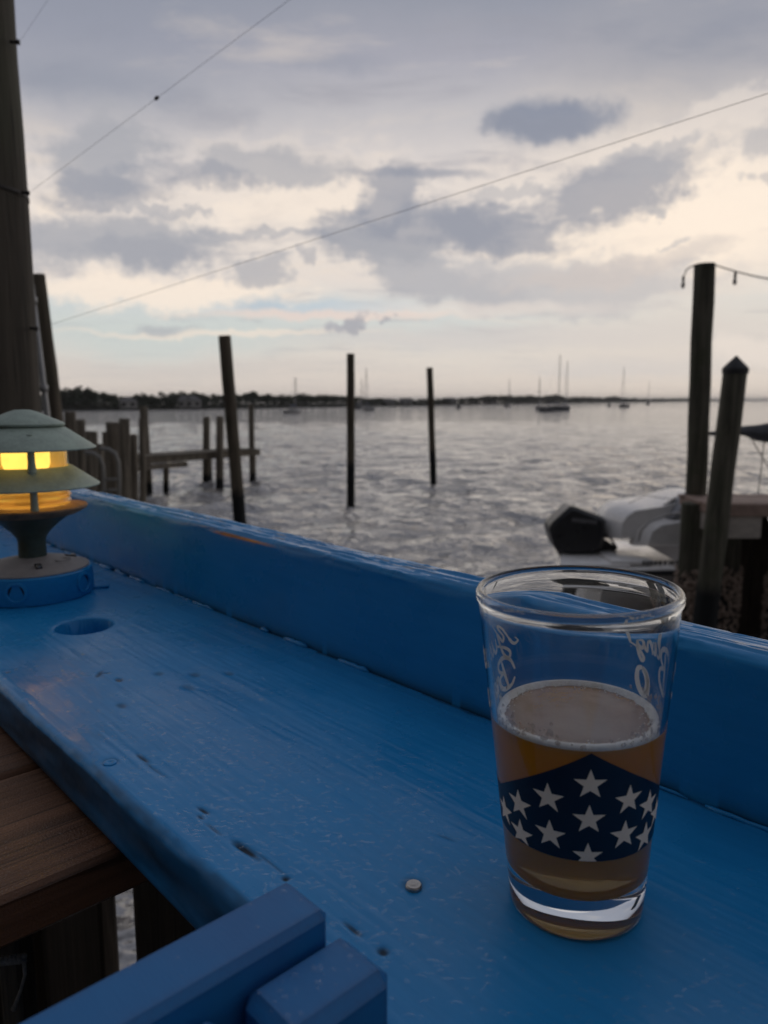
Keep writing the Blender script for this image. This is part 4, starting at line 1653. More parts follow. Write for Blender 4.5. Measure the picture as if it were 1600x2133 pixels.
def back_board():
    st = np.concatenate([np.linspace(-3.2, -1.6, 60)[:-1], np.linspace(-1.6, -0.05, 1000)[:-1], np.linspace(-0.05, 1.6, 60)])
    h, th, r = 0.090, 0.038, 0.007
    w0 = W1 + 0.0005
    prof = [(0, -0.037 + (h - r + 0.037) * k / 30) for k in range(31)]
    prof += [(r - r * math.cos(a), h - r + r * math.sin(a)) for a in np.linspace(0, PI / 2, 9)[1:]]
    prof += [(r + (th - 2 * r) * k / 26, h) for k in range(1, 27)]
    prof += [(th - r + r * math.sin(a), h - r + r * math.cos(a)) for a in np.linspace(0, PI / 2, 7)[1:]]
    prof += [(th, -0.037)]
    prof = np.array(prof)
    arc = np.concatenate([[0], np.cumsum(np.hypot(*np.diff(prof, axis=0).T))])
    tan = np.gradient(prof, axis=0)
    nrm = np.stack([-tan[:, 1], tan[:, 0]], -1)
    nrm /= np.linalg.norm(nrm, axis=1)[:, None] + 1e-9
    Sg, Kg = np.meshgrid(st, np.arange(len(prof)), indexing='ij')
    A = arc[Kg]
    topness = np.clip((prof[Kg, 1] - (h - 0.010)) / 0.006, 0, 1)
    d = fbm(Sg * 3, A * 25, 3) * 0.0007 + fbm(Sg * 40, A * 60, 3) * 0.00015
    flake = fbm(Sg * 14, A * 230, 4, 0.62)
    d = d + topness * (flake * 0.0016 + np.where(flake > 0.10, 0.0006, 0))
    Wp = w0 + prof[Kg, 0] + nrm[Kg, 0] * d
    Zp = TABLE + prof[Kg, 1] + nrm[Kg, 1] * d
    P = np.stack([UX.x * Sg + NX.x * Wp, UX.y * Sg + NX.y * Wp, Zp], -1)
    # broken orange line along part of the top arris, worn pale flakes on the top
    s0, s1 = sw(at(440, 1107, 0.9))[0], 0
    sA = sw(from_board(435, 1106))[0]; sB = sw(from_board(588, 1141))[0]
    along = np.clip((Sg - sA) / 0.03, 0, 1) * np.clip((sB - Sg) / 0.05, 0, 1)
    band = np.exp(-((A - (0.037 + h - r + 0.002)) / 0.0016) ** 2)
    orange_line = np.clip(along * band * 1.6 - 0.25 + 0.6 * vnoise(Sg * 500, A * 700) * along * band, 0, 1)
    peel = np.clip((fbm(Sg * 22 + 5, A * 260, 4, 0.65) - 0.30) * 7, 0, 1) * topness * np.clip(prof[Kg, 0] / 0.006 - 0.6, 0, 1) * 0.7
    dirt_shade = np.clip(np.exp(-np.maximum(A - 0.037, 0) / 0.004) * 0.75 * (vnoise(Sg * 70, A * 0) > -0.3) + 0.06 * np.clip(fbm(Sg * 12, A * 30, 3), 0, 1), 0, 0.9)
    grid_mesh('back_board', P, M['blue'], SHELF, attr={'dirt_shade': dirt_shade, 'orange_line': orange_line, 'peel': peel})


def from_board(px, py):
    """point of the back board's front face seen at a pixel"""
    r = ray(px, py)
    k = W1 / (r.x * NX.x + r.y * NX.y)
    return Vector((0, 0, EYE)) + r * k


back_board()


def caulk():
    mb = MB()
    s = -1.5
    while s < 0.05:
        ln = random.uniform(0.01, 0.05)
        if random.random() < 0.62:
            n = 7
            pts = [from_sw(s + ln * i / (n - 1), W1 - 0.0015 - random.uniform(0, 0.0012), TABLE + random.uniform(0.0002, 0.0012)) for i in range(n)]
            k = random.uniform(0.6, 1.5)
            mb.tube(pts, [0.0008 * k] + [random.uniform(0.0011, 0.0021) * k for _ in range(n - 2)] + [0.0007 * k], 8)
        s += ln * random.uniform(0.8, 1.3)
    tag(mb.build('paint_bead', M['blue'], SHELF, True), kind='stuff')


caulk()


def screw(px, py, r, name='screw', mat='steel', par=SHELF, z=TABLE, up=0.0022):
    c = onz(px, py, z + up)
    c = Vector((c.x, c.y, z))
    mb = MB()
    mb.lathe(c, [(r, -0.001), (r * 1.0, up * 0.6), (r * 0.86, up), (r * 0.40, up + 0.0001), (r * 0.22, up - 0.0003), (0, up - 0.0003)], 20)
    return mb.build(name, M[mat], par, True, 35)


screw(862, 1841, 0.0038, up=0.0018)
screw(229, 1587, 0.0040, mat='blue', up=0.0006)


def droplets():
    mb = MB()
    rg = random.Random(4)
    V, F = [], []
    n = 0
    tries = 0
    glass_c = onz(1200, 1873, TABLE)
    lamp_c = onz(75, 1235, TABLE)
    while n < 2200 and tries < 60000:
        tries += 1
        px = rg.uniform(-20, 1620); py = rg.uniform(1280, 2133)
        p = onz(px, py, TABLE)
        s_, w_ = sw(p)
        if not (W0 + 0.006 < w_ < W1 - 0.006):
            continue
        if (p - glass_c).length < 0.036 or math.hypot(s_ - HOLE[0], w_ - HOLE[1]) < 0.034 or (p - lamp_c).length < 0.075:
            continue
        dens = math.exp(-(((px - 430) / 420) ** 2 + ((py - 1640) / 260) ** 2)) + 0.14 + 0.35 * math.exp(-((px - 850) / 260) ** 2 - ((py - 1720) / 170) ** 2)
        if w_ > W0 + 0.17:
            dens *= 0.25
        if rg.random() > dens:
            continue
        dist = (p - Vector((0, 0, EYE))).length
        R = rg.triangular(0.0004, 0.0018, 0.0007) * (0.8 + 0.4 * min(dist, 0.8))
        asp = rg.uniform(1.0, 2.6)
        ang = rg.gauss(0, 0.5)
        a1, a2, p1, p2, p3 = rg.uniform(0.1, 0.38), rg.uniform(0.05, 0.25), rg.random() * 6.28, rg.random() * 6.28, rg.random() * 6.28
        hgt = R * rg.uniform(0.12, 0.24)
        k = len(V)
        N = 12
        for f_, hh in ((1.0, 0.0), (0.90, 0.62), (0.66, 0.95)):
            for j in range(N):
                t_ = 2 * PI * j / N
                rr = R * f_ * (1 + a1 * math.sin(2 * t_ + p1) + a2 * math.sin(3 * t_ + p2) + 0.12 * math.sin(5 * t_ + p3))
                x_, y_ = rr * math.cos(t_) * asp, rr * math.sin(t_) / math.sqrt(asp)
                V.append((p.x + x_ * math.cos(ang) - y_ * math.sin(ang), p.y + x_ * math.sin(ang) + y_ * math.cos(ang), TABLE + plank_z(x_ * math.cos(ang) * UX.x - y_ * math.sin(ang) * UX.x + (x_ * math.sin(ang) + y_ * math.cos(ang)) * UX.y + s_, (x_ * math.cos(ang) - y_ * math.sin(ang)) * NX.x + (x_ * math.sin(ang) + y_ * math.cos(ang)) * NX.y + w_) - 0.00006 + hgt * hh))
        V.append((p.x, p.y, TABLE + plank_z(s_, w_) + hgt))
        for L_ in range(2):
            for j in range(N):
                q = (j + 1) % N
                F.append((k + L_ * N + j, k + L_ * N + q, k + (L_ + 1) * N + q, k + (L_ + 1) * N + j))
        for j in range(N):
            F.append((k + 2 * N + j, k + 2 * N + (j + 1) % N, k + 3 * N))
        n += 1
    mb.add(V, F)
    tag(mb.build('rain_droplets', M['drop'], None, True), 'rain droplets scattered over the blue shelf plank', None, None, 'stuff')


droplets()

# ------------------------------------------------------------------ brown table under the shelf, fence boards and rope


def brown_table():
    z = TABLE - 0.0395
    s_edge = -0.400
    th = 0.030
    t = empty('brown_table', from_sw(s_edge - 0.4, -0.1, 1.85), 'brown plank side table running under the blue shelf', 'table')
    for k in range(7):
        sA = s_edge - k * 0.1415
        mb = MB()
        mb.box(from_sw(sA - 0.069, -0.42, z - th / 2 - random.uniform(0, 0.0008)), (0.069, 0.735, th / 2), (UX, NX, ZX), 0.0035)
        mb.build('plank', M['table_wood'], t)
    for w_ in (-1.05, 0.0):
        for s_ in (s_edge - 0.10, s_edge - 0.85):
            if w_ == 0.0 and s_ > -0.6:
                continue
            mb = MB()
            mb.box(from_sw(s_, w_, (1.85 + z - th) / 2), (0.03, 0.03, (z - th - 1.85) / 2 - 0.001), (UX, NX, ZX), 0.003)
            mb.build('leg', M['table_wood'], t)


brown_table()


def table_beads():
    mb = MB()
    z = TABLE - 0.0395
    for _ in range(420):
        s_ = random.uniform(-0.80, -0.404); w_ = random.uniform(-0.12, 0.14)
        r = random.triangular(0.0003, 0.0014, 0.0005)
        c = from_sw(s_, w_, z - 0.0006)
        mb.lathe(c, [(r, 0), (r * 0.9, r * 0.6), (r * 0.5, r * 0.95), (0, r * 1.02)], 8)
    tag(mb.build('rain_beads', M['drop'], None, True), 'tiny rain beads on the brown plank table', None, None, 'stuff')


table_beads()


def on_plane_w(px, py, w):
    r = ray(px, py)
    k = w / (r.x * NX.x + r.y * NX.y)
    return sw(Vector((0, 0, EYE)) + r * k)[0]


def deck_fence():
    w = 0.30
    t = empty('board_fence', from_sw(-0.6, w, 1.85), 'dark upright board fence under the blue shelf and brown table', 'fence')
    zt = TABLE - 0.075
    g0, g1 = on_plane_w(245, 1900, w + 0.011), on_plane_w(274, 1900, w - 0.012)
    edges = []
    s = g0
    for k in range(18):                     # boards to the left of the open gap
        wd_ = (0.128, 0.135)[k % 2]
        edges.append((s - wd_, s)); s -= wd_ + 0.004
    s = g1
    for k in range(14):                     # and to its right
        edges.append((s, s + 0.138)); s += 0.142
    for k, (a, b) in enumerate(edges):
        mb = MB()
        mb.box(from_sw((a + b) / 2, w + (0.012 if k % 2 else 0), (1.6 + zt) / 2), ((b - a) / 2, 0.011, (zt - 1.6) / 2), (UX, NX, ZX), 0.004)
        mb.build('board', M['fence'], t)
    mb = MB()
    mb.box(from_sw(-0.5, w + 0.055, TABLE - 0.20), (2.6, 0.019, 0.045), (UX, NX, ZX), 0.003)
    # upper rail stops clear of the open gap
    mb = MB()
    mb.box(from_sw((g0 - 0.20 - 3.0) / 2, w + 0.045, TABLE - 0.16), (abs(-3.0 - g0 + 0.20) / 2, 0.019, 0.045), (UX, NX, ZX), 0.003)
    mb.build('rail', M['fence'], t)
    mb = MB()
    mb.box(from_sw((g1 + 0.04 + 1.4) / 2, w + 0.045, TABLE - 0.16), ((1.4 - g1 - 0.04) / 2, 0.019, 0.045), (UX, NX, ZX), 0.003)
    mb.build('rail', M['fence'], t)
    # posts carrying the shelf
    for s_ in (-2.4, 0.3):
        mb = MB()
        mb.box(from_sw(s_, w + 0.11, 1.9), (0.044, 0.044, TABLE - 0.040 - 1.9), (UX, NX, ZX), 0.004)
        mb.build('post', M['fence'], t)


deck_fence()


def rope():
    c = at(10, 2002, 0.46)
    t = empty('rope', c, 'short length of pale braided rope tied below the brown table', 'rope')
    for ph in (0, 1):
        mb = MB()
        pts = []
        for i in range(40):
            u = i / 39
            q = at(-60 + 112 * u, 2009 - 13 * u, 0.46)
            a = u * 40 + ph * PI
            pts.append(q + Vector((0, math.cos(a) * 0.0016, math.sin(a) * 0.0016)))
        mb.tube(pts, 0.0021, 7)
        mb.build('strand', M['rope'], t, True)
    mb = MB()
    mb.tube([at(50, 1996, 0.46), at(52, 2030, 0.462), at(44, 2060, 0.465), at(32, 2092, 0.47), at(29, 2102, 0.47)], [0.0015, 0.0012, 0.0012, 0.0015, 0.0022], 7)
    mb.build('loose_tail', M['rope'], t, True)
    # the weathered stake it is tied to
    st = empty('stake', at(28, 2050, 0.475), 'short weathered stake with pale rope tied round it below the brown table', 'stake')
    a = at(8, 1940, 0.487); b = at(52, 1940, 0.487)
    mb = MB()
    zb = 1.85
    cx = (a + b) / 2
    zt = at(30, 1928, 0.487).z
    mb.box((cx.x, cx.y, (zb + zt) / 2), ((b.x - a.x) / 2, 0.012, (zt - zb) / 2), None, 0.002)
    mb.build('stake_body', M['pier'], st)


rope()

# ------------------------------------------------------------------ blue chair close to the camera


def chair():
    t = empty('bar_chair', from_sw(-0.1, -0.1, 1.85), 'blue wooden bar chair whose back stands end on at the shelf', 'chair')
    zr = TABLE + 0.050
    sA, sB = -0.2045, -0.1800
    mb = MB()
    mb.box(from_sw((sA + sB) / 2, (0.142 - 0.36) / 2, zr - 0.038), ((sB - sA) / 2, (0.142 + 0.36) / 2, 0.038), (UX, NX, ZX), 0.0025)
    mb.build('back_rail', M['blue_chair'], t)
    w = 0.1467
    zt = TABLE + 0.042
    for k in range(10):
        mb = MB()
        mb.box(from_sw(sB + 0.0005 + 0.0135, w - 0.0208, (2.62 + zt) / 2), (0.0135, 0.0205, (zt - 2.62) / 2), (UX, NX, ZX), 0.004)
        mb.build('back_slat', M['blue_chair'], t, True, 30)
        w -= 0.0500
    mb = MB()
    mb.box(from_sw((sA + sB) / 2, (0.142 - 0.36) / 2, 2.66), ((sB - sA) / 2, (0.142 + 0.36) / 2, 0.030), (UX, NX, ZX), 0.0025)
    mb.build('lower_rail', M['blue_chair'], t)
    for k in range(5):
        mb = MB()
        mb.box(from_sw(sB + 0.06 + k * 0.085, -0.109, 2.58), (0.040, 0.24, 0.011), (UX, NX, ZX), 0.003)
        mb.build('seat_slat', M['blue_chair'], t)
    for s_ in (sB + 0.045, sB + 0.375):
        for w_ in (0.085, -0.305):
            mb = MB()
            mb.box(from_sw(s_, w_, (1.85 + 2.565) / 2), (0.02, 0.02, (2.565 - 1.85) / 2), (UX, NX, ZX), 0.003)
            mb.build('leg', M['blue_chair'], t)

    bd = MB()
    for _ in range(60):
        s_, w_, z_ = random.choice(((random.uniform(-.202, -.183), random.uniform(-.1, .138), zr), (random.uniform(-.176, -.157), random.uniform(.108, .144), zt)))
        r = random.triangular(0.0004, 0.0016, 0.0007)
        bd.lathe(from_sw(s_, w_, z_), [(r, -0.0001), (r * 0.85, r * 0.3), (r * 0.45, r * 0.48), (0, r * 0.52)], 10)
    tag(bd.build('rain_beads', M['drop'], t, True), kind='stuff')


chair()

# ------------------------------------------------------------------ lamp


def lamp():
    c = onz(74, 1236, TABLE)
    c.z = TABLE
    t = empty('deck_lamp', c, 'green tiered pagoda lamp with lit amber lens standing on the blue shelf', 'lamp')
    B = lambda: MB()
    # round junction box
    jb = B().lathe(c, [(0, 0.0006), (0.0625, 0.0006), (0.0640, 0.004), (0.0630, 0.0295), (0.0615, 0.0312), (0, 0.0312)], 64).build('junction_box', M['blue'], t, True, 35)
    view = math.atan2(-c.y, -c.x)
    for dth in (-0.30, 0.92, 2.3, -1.7):
        th = view + dth
        d = Vector((math.cos(th), math.sin(th), 0)); e = Vector((-d.y, d.x, 0))
        q = c + d * 0.0625 + ZX * 0.0165
        vs, fs = [], []
        prof = [(0.0125, -0.004), (0.0118, 0.0022), (0.0092, 0.0026), (0.0086, 0.0020), (0.0082, -0.003), (0.0, -0.003)]
        n = 20
        for r, h in prof:
            for j in range(n):
                a = 2 * PI * j / n
                vs.append(tuple(q + d * h + (e * math.cos(a) + ZX * math.sin(a)) * r))
        for i in range(len(prof) - 1):
            for j in range(n):
                k = (j + 1) % n
                fs.append((i * n + j, i * n + k, (i + 1) * n + k, (i + 1) * n + j))
        bo = MB().add(vs, fs[:4 * n]).build('conduit_boss', M['blue'], jb, True, 40)
        pl_ = MB()
        pl_.tube([q + d * -0.001, q + d * 0.0006], 0.0083, 16)
        pl_.build('hole_shade_disc', M['dark_hole'], jb)  # dark disc painted in for the shade inside the open hole
    # a foot tab beside the box
    d = Vector((0.92, 0.38, 0)).normalized()
    MB().box(c + d * 0.070 + ZX * 0.002, (0.010, 0.006, 0.0015), (d, Vector((-d.y, d.x, 0)), ZX), 0.0008).build('foot_tab', M['blue'], jb)
    cv = B().lathe(c, [(0.0590, 0.0305), (0.0600, 0.0322), (0.0592, 0.0335), (0.045, 0.0385), (0.024, 0.0430), (0.0155, 0.0445), (0, 0.0447)], 64).build('cover_plate', M['cover'], t, True, 35)
    for dth in (0.12, 1.75, -1.75, 2.9):
        th = view + dth
        d = Vector((math.cos(th), math.sin(th), 0)); e = Vector((-d.y, d.x, 0))
        up = (ZX + d * 0.28).normalized(); dd_ = up.cross(e)
        q = c + d * 0.041 + ZX * 0.0398
        MB().box(q - up * 0.0002, (0.0034, 0.0062, 0.0006), (e, dd_, up), 0.0003).build('slot', M['dark_hole'], cv)
        s_ = MB()
        s_.tube([q + d * 0.003 + up * 0.0003, q + d * 0.003 + up * 0.0018], [0.0030, 0.0026], 12)
        s_.build('screw', M['steel'], cv, True, 40)
    d = Vector((math.cos(view + 1.0), math.sin(view + 1.0), 0))
    lg = MB()
    q = c + d * 0.036 + ZX * 0.0412
    lg.tube([q + Vector((math.cos(a) * 0.009, math.sin(a) * 0.009, 0)) - d * 0 for a in np.linspace(0, 2 * PI, 25)], 0.0005, 6, False)
    lg.build('raised_mark', M['cover'], cv, True)
    B().lathe(c, [(0.0150, 0.0435), (0.0148, 0.0620), (0.0160, 0.0665), (0.0205, 0.0730), (0.0310, 0.0830), (0.0430, 0.0915), (0.0520, 0.0965)], 48).build('stem', M['patina_shaded'], t, True, 40)
    B().lathe(c, [(0.050, 0.0930), (0.0605, 0.0985), (0.0622, 0.1010), (0.0612, 0.1025), (0.056, 0.1020), (0.046, 0.1035), (0.0, 0.1045)], 64).build('drip_tray', M['rust'], t, True, 40)
    # lens: ribbed lower jar, clear upper jar (thin shell)
    prof = [(0.0425, 0.1040)]
    for k in range(4):
        z0 = 0.1055 + k * 0.0075
        prof += [(0.0440, z0), (0.0452, z0 + 0.0018), (0.0440, z0 + 0.0040), (0.0425, z0 + 0.0058)]
    prof += [(0.0425, 0.1400), (0.0430, 0.1860)]
    B().lathe(c, prof, 64).build('amber_lens', M['amber'], t, True)
    bl = B().lathe(c, [(0, 0.1400), (0.012, 0.1405), (0.0225, 0.1440), (0.0250, 0.150), (0.0250, 0.178), (0.0235, 0.1835), (0, 0.1840)], 40).build('lit_bulb', M['lit'], t, True, 60)
    B().lathe(c, [(0, 0.1055), (0.014, 0.1055), (0.014, 0.125), (0.010, 0.134), (0.010, 0.1402)], 24).build('bulb_socket', M['rust'], t, True, 40)
    # tiers
    B().lathe(c, [(0.0445, 0.1440), (0.0445, 0.1475), (0.0480, 0.1470), (0.0752, 0.1275), (0.0766, 0.1262), (0.0762, 0.1248), (0.0740, 0.1250), (0.0480, 0.1440)], 72, True).build('middle_tier', M['patina'], t, True, 35)
    B().lathe(c, [(0, 0.1860), (0.048, 0.1855), (0.0720, 0.1672), (0.0738, 0.1668), (0.0748, 0.1680), (0.0740, 0.1692), (0.0430, 0.1905), (0.0395, 0.1915), (0, 0.1918)], 72).build('upper_tier', M['patina'], t, True, 35)
    B().lathe(c, [(0, 0.1912), (0.0390, 0.1915), (0.0425, 0.1925), (0.0432, 0.1945), (0.0420, 0.1958), (0.0160, 0.2075), (0.0085, 0.2100), (0, 0.2105)], 64).build('peak_cap', M['patina'], t, True, 35)
    for dth in (0.10, 0.10 + 2 * PI / 3, 0.10 - 2 * PI / 3):
        th = view + dth
        d = Vector((math.cos(th), math.sin(th), 0))
        p = c + d * 0.0505
        B().tube([p + ZX * 0.1015, p + ZX * 0.113, p + ZX * 0.1435, p + ZX * 0.1445, p + ZX * 0.155, p + ZX * 0.1845],
                 [0.0045, 0.0040, 0.0038, 0.0048, 0.0038, 0.0036], 12).build('support_post', M['patina'], t, True, 40)
    ld = bpy.data.lights.new('lamp_light', 'POINT')
    ld.energy = 0.26
    ld.color = (1.0, 0.60, 0.20)
    ld.shadow_soft_size = 0.02
    lo = bpy.data.objects.new('lamp_light', ld)
    C.objects.link(lo)
    lo.parent = t
    lo.location = (0, 0, 0.132)


lamp()

# ------------------------------------------------------------------ pint glass with beer
GC = onz(1198, 1868, TABLE)
GC.z = TABLE + 0.0004
GH = 0.1425
TILT = Euler((0, math.radians(-1.8), 0))     # the glass stands slightly off plumb on the uneven plank


def r_out(z):
    k = z / GH
    return 0.0288 + (0.0419 - 0.0288) * k


def r_in(z):
    return r_out(z) - (0.0030 - 0.0012 * z / GH)


def cone_hit(px, py, far=False, off=0.0):
    """(azimuth, height) on the glass wall seen at a pixel; azimuth 0 faces the camera, growing to the right"""
    o = Vector((0, 0, EYE)); d = ray(px, py)
    slope = (0.0419 - 0.0288) / GH
    o = TILT.to_matrix().transposed() @ (o - GC)
    d = TILT.to_matrix().transposed() @ d
    ox, oy, oz = o
    k0 = 0.0288 + slope * oz
    a = d.x ** 2 + d.y ** 2 - (slope * d.z) ** 2
    b = 2 * (ox * d.x + oy * d.y - slope * d.z * k0)
    c = ox ** 2 + oy ** 2 - k0 ** 2
    disc = max(0.0, b * b - 4 * a * c)
    t_ = (-b + (math.sqrt(disc) if far else -math.sqrt(disc))) / (2 * a)
    p = Vector((ox, oy, oz)) + d * t_
    return math.atan2(p.x, -p.y), p.z


def on_glass(phi, z, off=0.00025):
    r = r_out(z) + off
    return Vector((GC.x + r * math.sin(phi), GC.y - r * math.cos(phi), GC.z + z))


def pint():
    t = empty('pint_glass', GC, 'clear pint glass with navy star band and white script on the blue shelf', 'glass')
    BZ = 0.0175
    prof = [(0.0, 0.0022), (0.018, 0.0018), (0.0255, 0.0004), (0.0275, 0.0), (0.0288, 0.0008), (r_out(0.003), 0.003)]
    prof += [(r_out(z), z) for z in np.linspace(0.008, GH - 0.0060, 18)]
    top = GH - 0.0022
    prof += [(r_out(GH) + 0.0004, GH - 0.0042), (r_out(GH) + 0.0006, top), (r_out(GH) - 0.0002, GH - 0.0005), (r_out(GH) - 0.0013, GH),
             (r_in(GH) - 0.0004, GH - 0.0007), (r_in(GH) - 0.0006, top), (r_in(GH) - 0.0003, GH - 0.0045)]
    prof += [(r_in(z), z) for z in np.linspace(GH - 0.0070, BZ + 0.006, 18)]
    prof += [(r_in(BZ) - 0.0012, BZ + 0.0022), (r_in(BZ) - 0.005, BZ - 0.0005), (0.012, BZ - 0.0030), (0.0, BZ - 0.0036)]
    gl = MB().lathe(GC, prof, 128).build('glass_body', M['glass'], t, True)

    # printed navy band: peak at the front, bottom on a level ring
    peak = cone_hit(1232, 1569)
    left = cone_hit(1048, 1648); right = cone_hit(1366, 1650)
    bot = cone_hit(1205, 1793)[1]
    edge_z = (left[1] + right[1]) / 2
    cols = []
    n = 120
    a0, a1 = peak[0] - 1.75, peak[0] + 1.75
    for i in range(n + 1):
        a = a0 + (a1 - a0) * i / n
        k = min(1.0, abs(a - peak[0]) / 1.30)
        zt = peak[1] + (edge_z - peak[1]) * k
        cols.append([on_glass(a, bot + (zt - bot) * j / 6, 0.00012) for j in range(7)])
    P = np.array([[list(v) for v in c_] for c_ in cols])
    grid_mesh('navy_band', P, M['navy'], t)

    def star(px, py, R):
        a, z = cone_hit(px, py)
        if R is None:
            return
        rad = r_out(z)
        vs, fs = [on_glass(a, z, 0.0003)], []
        for j in range(10):
            q = R if j % 2 == 0 else R * 0.40
            th = PI / 2 + j * PI / 5
            zz_ = max(bot + 0.0002, z + q * math.sin(th))
            vs.append(on_glass(a + q * math.cos(th) / rad, zz_, 0.0003))
        for j in range(10):
            fs.append((0, 1 + j, 1 + (j + 1) % 10))
        MB().add(vs, fs).build('star', M['star'], t)

    for (x, y) in ((1230, 1634), (1142, 1661), (1310, 1665), (1082, 1674), (1350, 1675), (1227, 1707), (1146, 1737), (1300, 1738), (1086, 1735),
                   (1342, 1741), (1224, 1783), (1053, 1686), (1364, 1690)):
        star(x, y, 0.0067 if y != 1783 else 0.0062)
    # script lettering: pen strokes in unit boxes (x, height)
    G = {
        'Y': [[(-.35, .35), (-.42, .15), (-.2, .05), (0, .25), (.1, .8), (.3, 1.0), (.42, .8), (.3, .45), (.42, .25), (.65, .55), (.8, 1.0)],
              [(.8, 1.0), (.7, .4), (.55, -.15), (.3, -.4), (.12, -.2), (.4, .02), (.95, .2)]],
        'B': [[(.25, 0), (.35, .5), (.4, 1.0)], [(-.35, .55), (-.2, .95), (.2, 1.12), (.7, 1.0), (.75, .72), (.4, .55)], [(.4, .55), (.8, .45), (.82, .12), (.5, -.05), (.05, .0), (-.25, .25)]],
        'A': [[(-.1, 0), (.15, .2), (.4, .75), (.55, 1.0), (.58, .5), (.65, 0)], [(.1, .35), (.75, .42)]],
        'O': [[(.35, 1.0), (.1, .85), (.0, .5), (.1, .12), (.35, 0), (.6, .15), (.7, .5), (.6, .88), (.35, 1.0)], [(.35, .93), (.17, .8), (.08, .5), (.17, .18), (.35, .07)]],
        'u': [[(0, .5), (.03, .15), (.18, .02), (.36, .2), (.45, .52)], [(.45, .52), (.44, .15), (.55, .02), (.7, .2)]],
        'e': [[(0, .2), (.25, .3), (.32, .48), (.2, .54), (.07, .35), (.12, .08), (.28, .02), (.5, .2)]],
        'n': [[(0, .52), (.04, .0)], [(.04, .1), (.2, .48), (.34, .5), (.36, .0)], [(.36, .0), (.5, .08), (.6, .25)]],
        'r': [[(0, 0), (.08, .55), (.2, .48), (.32, .5), (.3, .1), (.45, .1)]],
        'a': [[(.4, .48), (.18, .52), (.03, .25), (.12, .03), (.32, .15), (.42, .52), (.42, .1), (.6, .12)]],
        'm': [[(0, .52), (.02, 0)], [(.02, .1), (.16, .5), (.26, .45), (.27, 0)], [(.27, .1), (.42, .5), (.52, .45), (.53, .05), (.65, .1)]],
        'l': [[(0, .1), (.2, .6), (.25, 1.0), (.14, 1.05), (.08, .6), (.1, .05), (.3, .12)]],
        'i': [[(0, .15), (.1, .52), (.1, .08), (.28, .15)], [(.13, .72), (.15, .76)]],
        'g': [[(.4, .48), (.15, .52), (.02, .28), (.12, .05), (.32, .18), (.42, .5)], [(.42, .5), (.38, -.1), (.2, -.42), (.05, -.3), (.3, -.05), (.75, .3)]],
        '!': [[(.2, .25), (.3, 1.0), (.42, 1.1)], [(.17, .0), (.18, .04)]],
    }
    ADV = {'Y': .95, 'B': .9, 'A': .8, 'O': .85, 'u': .68, 'e': .48, 'n': .58, 'r': .44, 'a': .58, 'm': .66, 'l': .32, 'i': .28, 'g': .55, '!': .4}

    def smooth(pts, k=5):
        if len(pts) < 3:
            return pts
        P_ = [pts[0]] + list(pts) + [pts[-1]]
        out = []
        for i in range(1, len(P_) - 2):
            p0, p1, p2, p3 = [np.array(q) for q in P_[i - 1:i + 3]]
            for j in range(k):
                t_ = j / k
                out.append(tuple(0.5 * (2 * p1 + (p2 - p0) * t_ + (2 * p0 - 5 * p1 + 4 * p2 - p3) * t_ ** 2 + (3 * p1 - p0 - 3 * p2 + p3) * t_ ** 3)))
        out.append(tuple(pts[-1]))
        return out

    def write(word, phi0, z0, cap, pen):
        mb = MB()
        x = 0
        for ch in word:
            for stroke in G[ch]:
                q2 = np.array([((x + p[0] + 0.22 * p[1]) * cap, p[1] * cap + 0.0004 * (x + p[0])) for p in smooth(stroke)])
                tg = np.gradient(q2, axis=0)
                nr = np.stack([-tg[:, 1], tg[:, 0]], -1)
                nr /= np.linalg.norm(nr, axis=1)[:, None] + 1e-12
                n_ = len(q2)
                hw = np.array([pen * 1.25 * (0.6 + 0.6 * math.sin(PI * i / max(1, n_ - 1))) for i in range(n_)])[:, None]
                vs = []
                for (al, ar) in zip(q2 + nr * hw, q2 - nr * hw):
                    vs += [on_glass(phi0 + e_[0] / r_out(z0), z0 + e_[1], 0.00015) for e_ in (al, ar)]
                mb.add(vs, [(2 * i, 2 * i + 1, 2 * i + 3, 2 * i + 2) for i in range(n_ - 1)])
            x += ADV[ch]
        mb.build('script_lettering', M['script'], t)

    D = math.radians
    a, z1 = cone_hit(1058, 1345, True)
    a = a % (2 * PI) - 2 * PI if a > 0 else a
    write('Yuen', a, z1, 0.0135, 0.00062)
    a, z2 = cone_hit(1060, 1425, True)
    a = a if a < 0 else a - 2 * PI
    write('Bran', a, z2, 0.0125, 0.00075)
    a, z3 = cone_hit(1052, 1490, True)
    a = a if a < 0 else a - 2 * PI
    write('Am', a, z3, 0.0120, 0.00085)
    a, z4 = cone_hit(1312, 1345, True)
    write('ling!', a - 2.05 * 0.0115 / r_out(z4), z4, 0.0115, 0.00062)
    a, z5 = cone_hit(1396, 1446, True)
    write('B', a - 0.10, z5, 0.0150, 0.00080)
    a, z6 = cone_hit(1350, 1448, True)
    write('O', a - 0.35 * 0.010 / r_out(z6), z6, 0.0115, 0.00110)

    # the beer
    surf = 0.0865
    bt = empty('beer', (GC.x, GC.y, GC.z + BZ), 'amber beer with a thin foam ring half filling the pint glass', 'beer')
    e = 0.00018
    prof = [(0.0, BZ - 0.0036 - e), (0.012, BZ - 0.0030 - e), (r_in(BZ) - 0.005 + e, BZ - 0.0005 - e), (r_in(BZ) - 0.0012 + e, BZ + 0.0022)]
    prof += [(r_in(z) + e, z) for z in np.linspace(BZ + 0.006, surf, 14)]
    prof += [(r_in(surf) - 0.004, surf - 0.0004), (0.0, surf - 0.0004)]
    MB().lathe(GC, prof, 128).build('liquid', M['beer'], bt, True, 60)
    t.rotation_euler = TILT
    return bt, surf


BEER, SURF = pint()


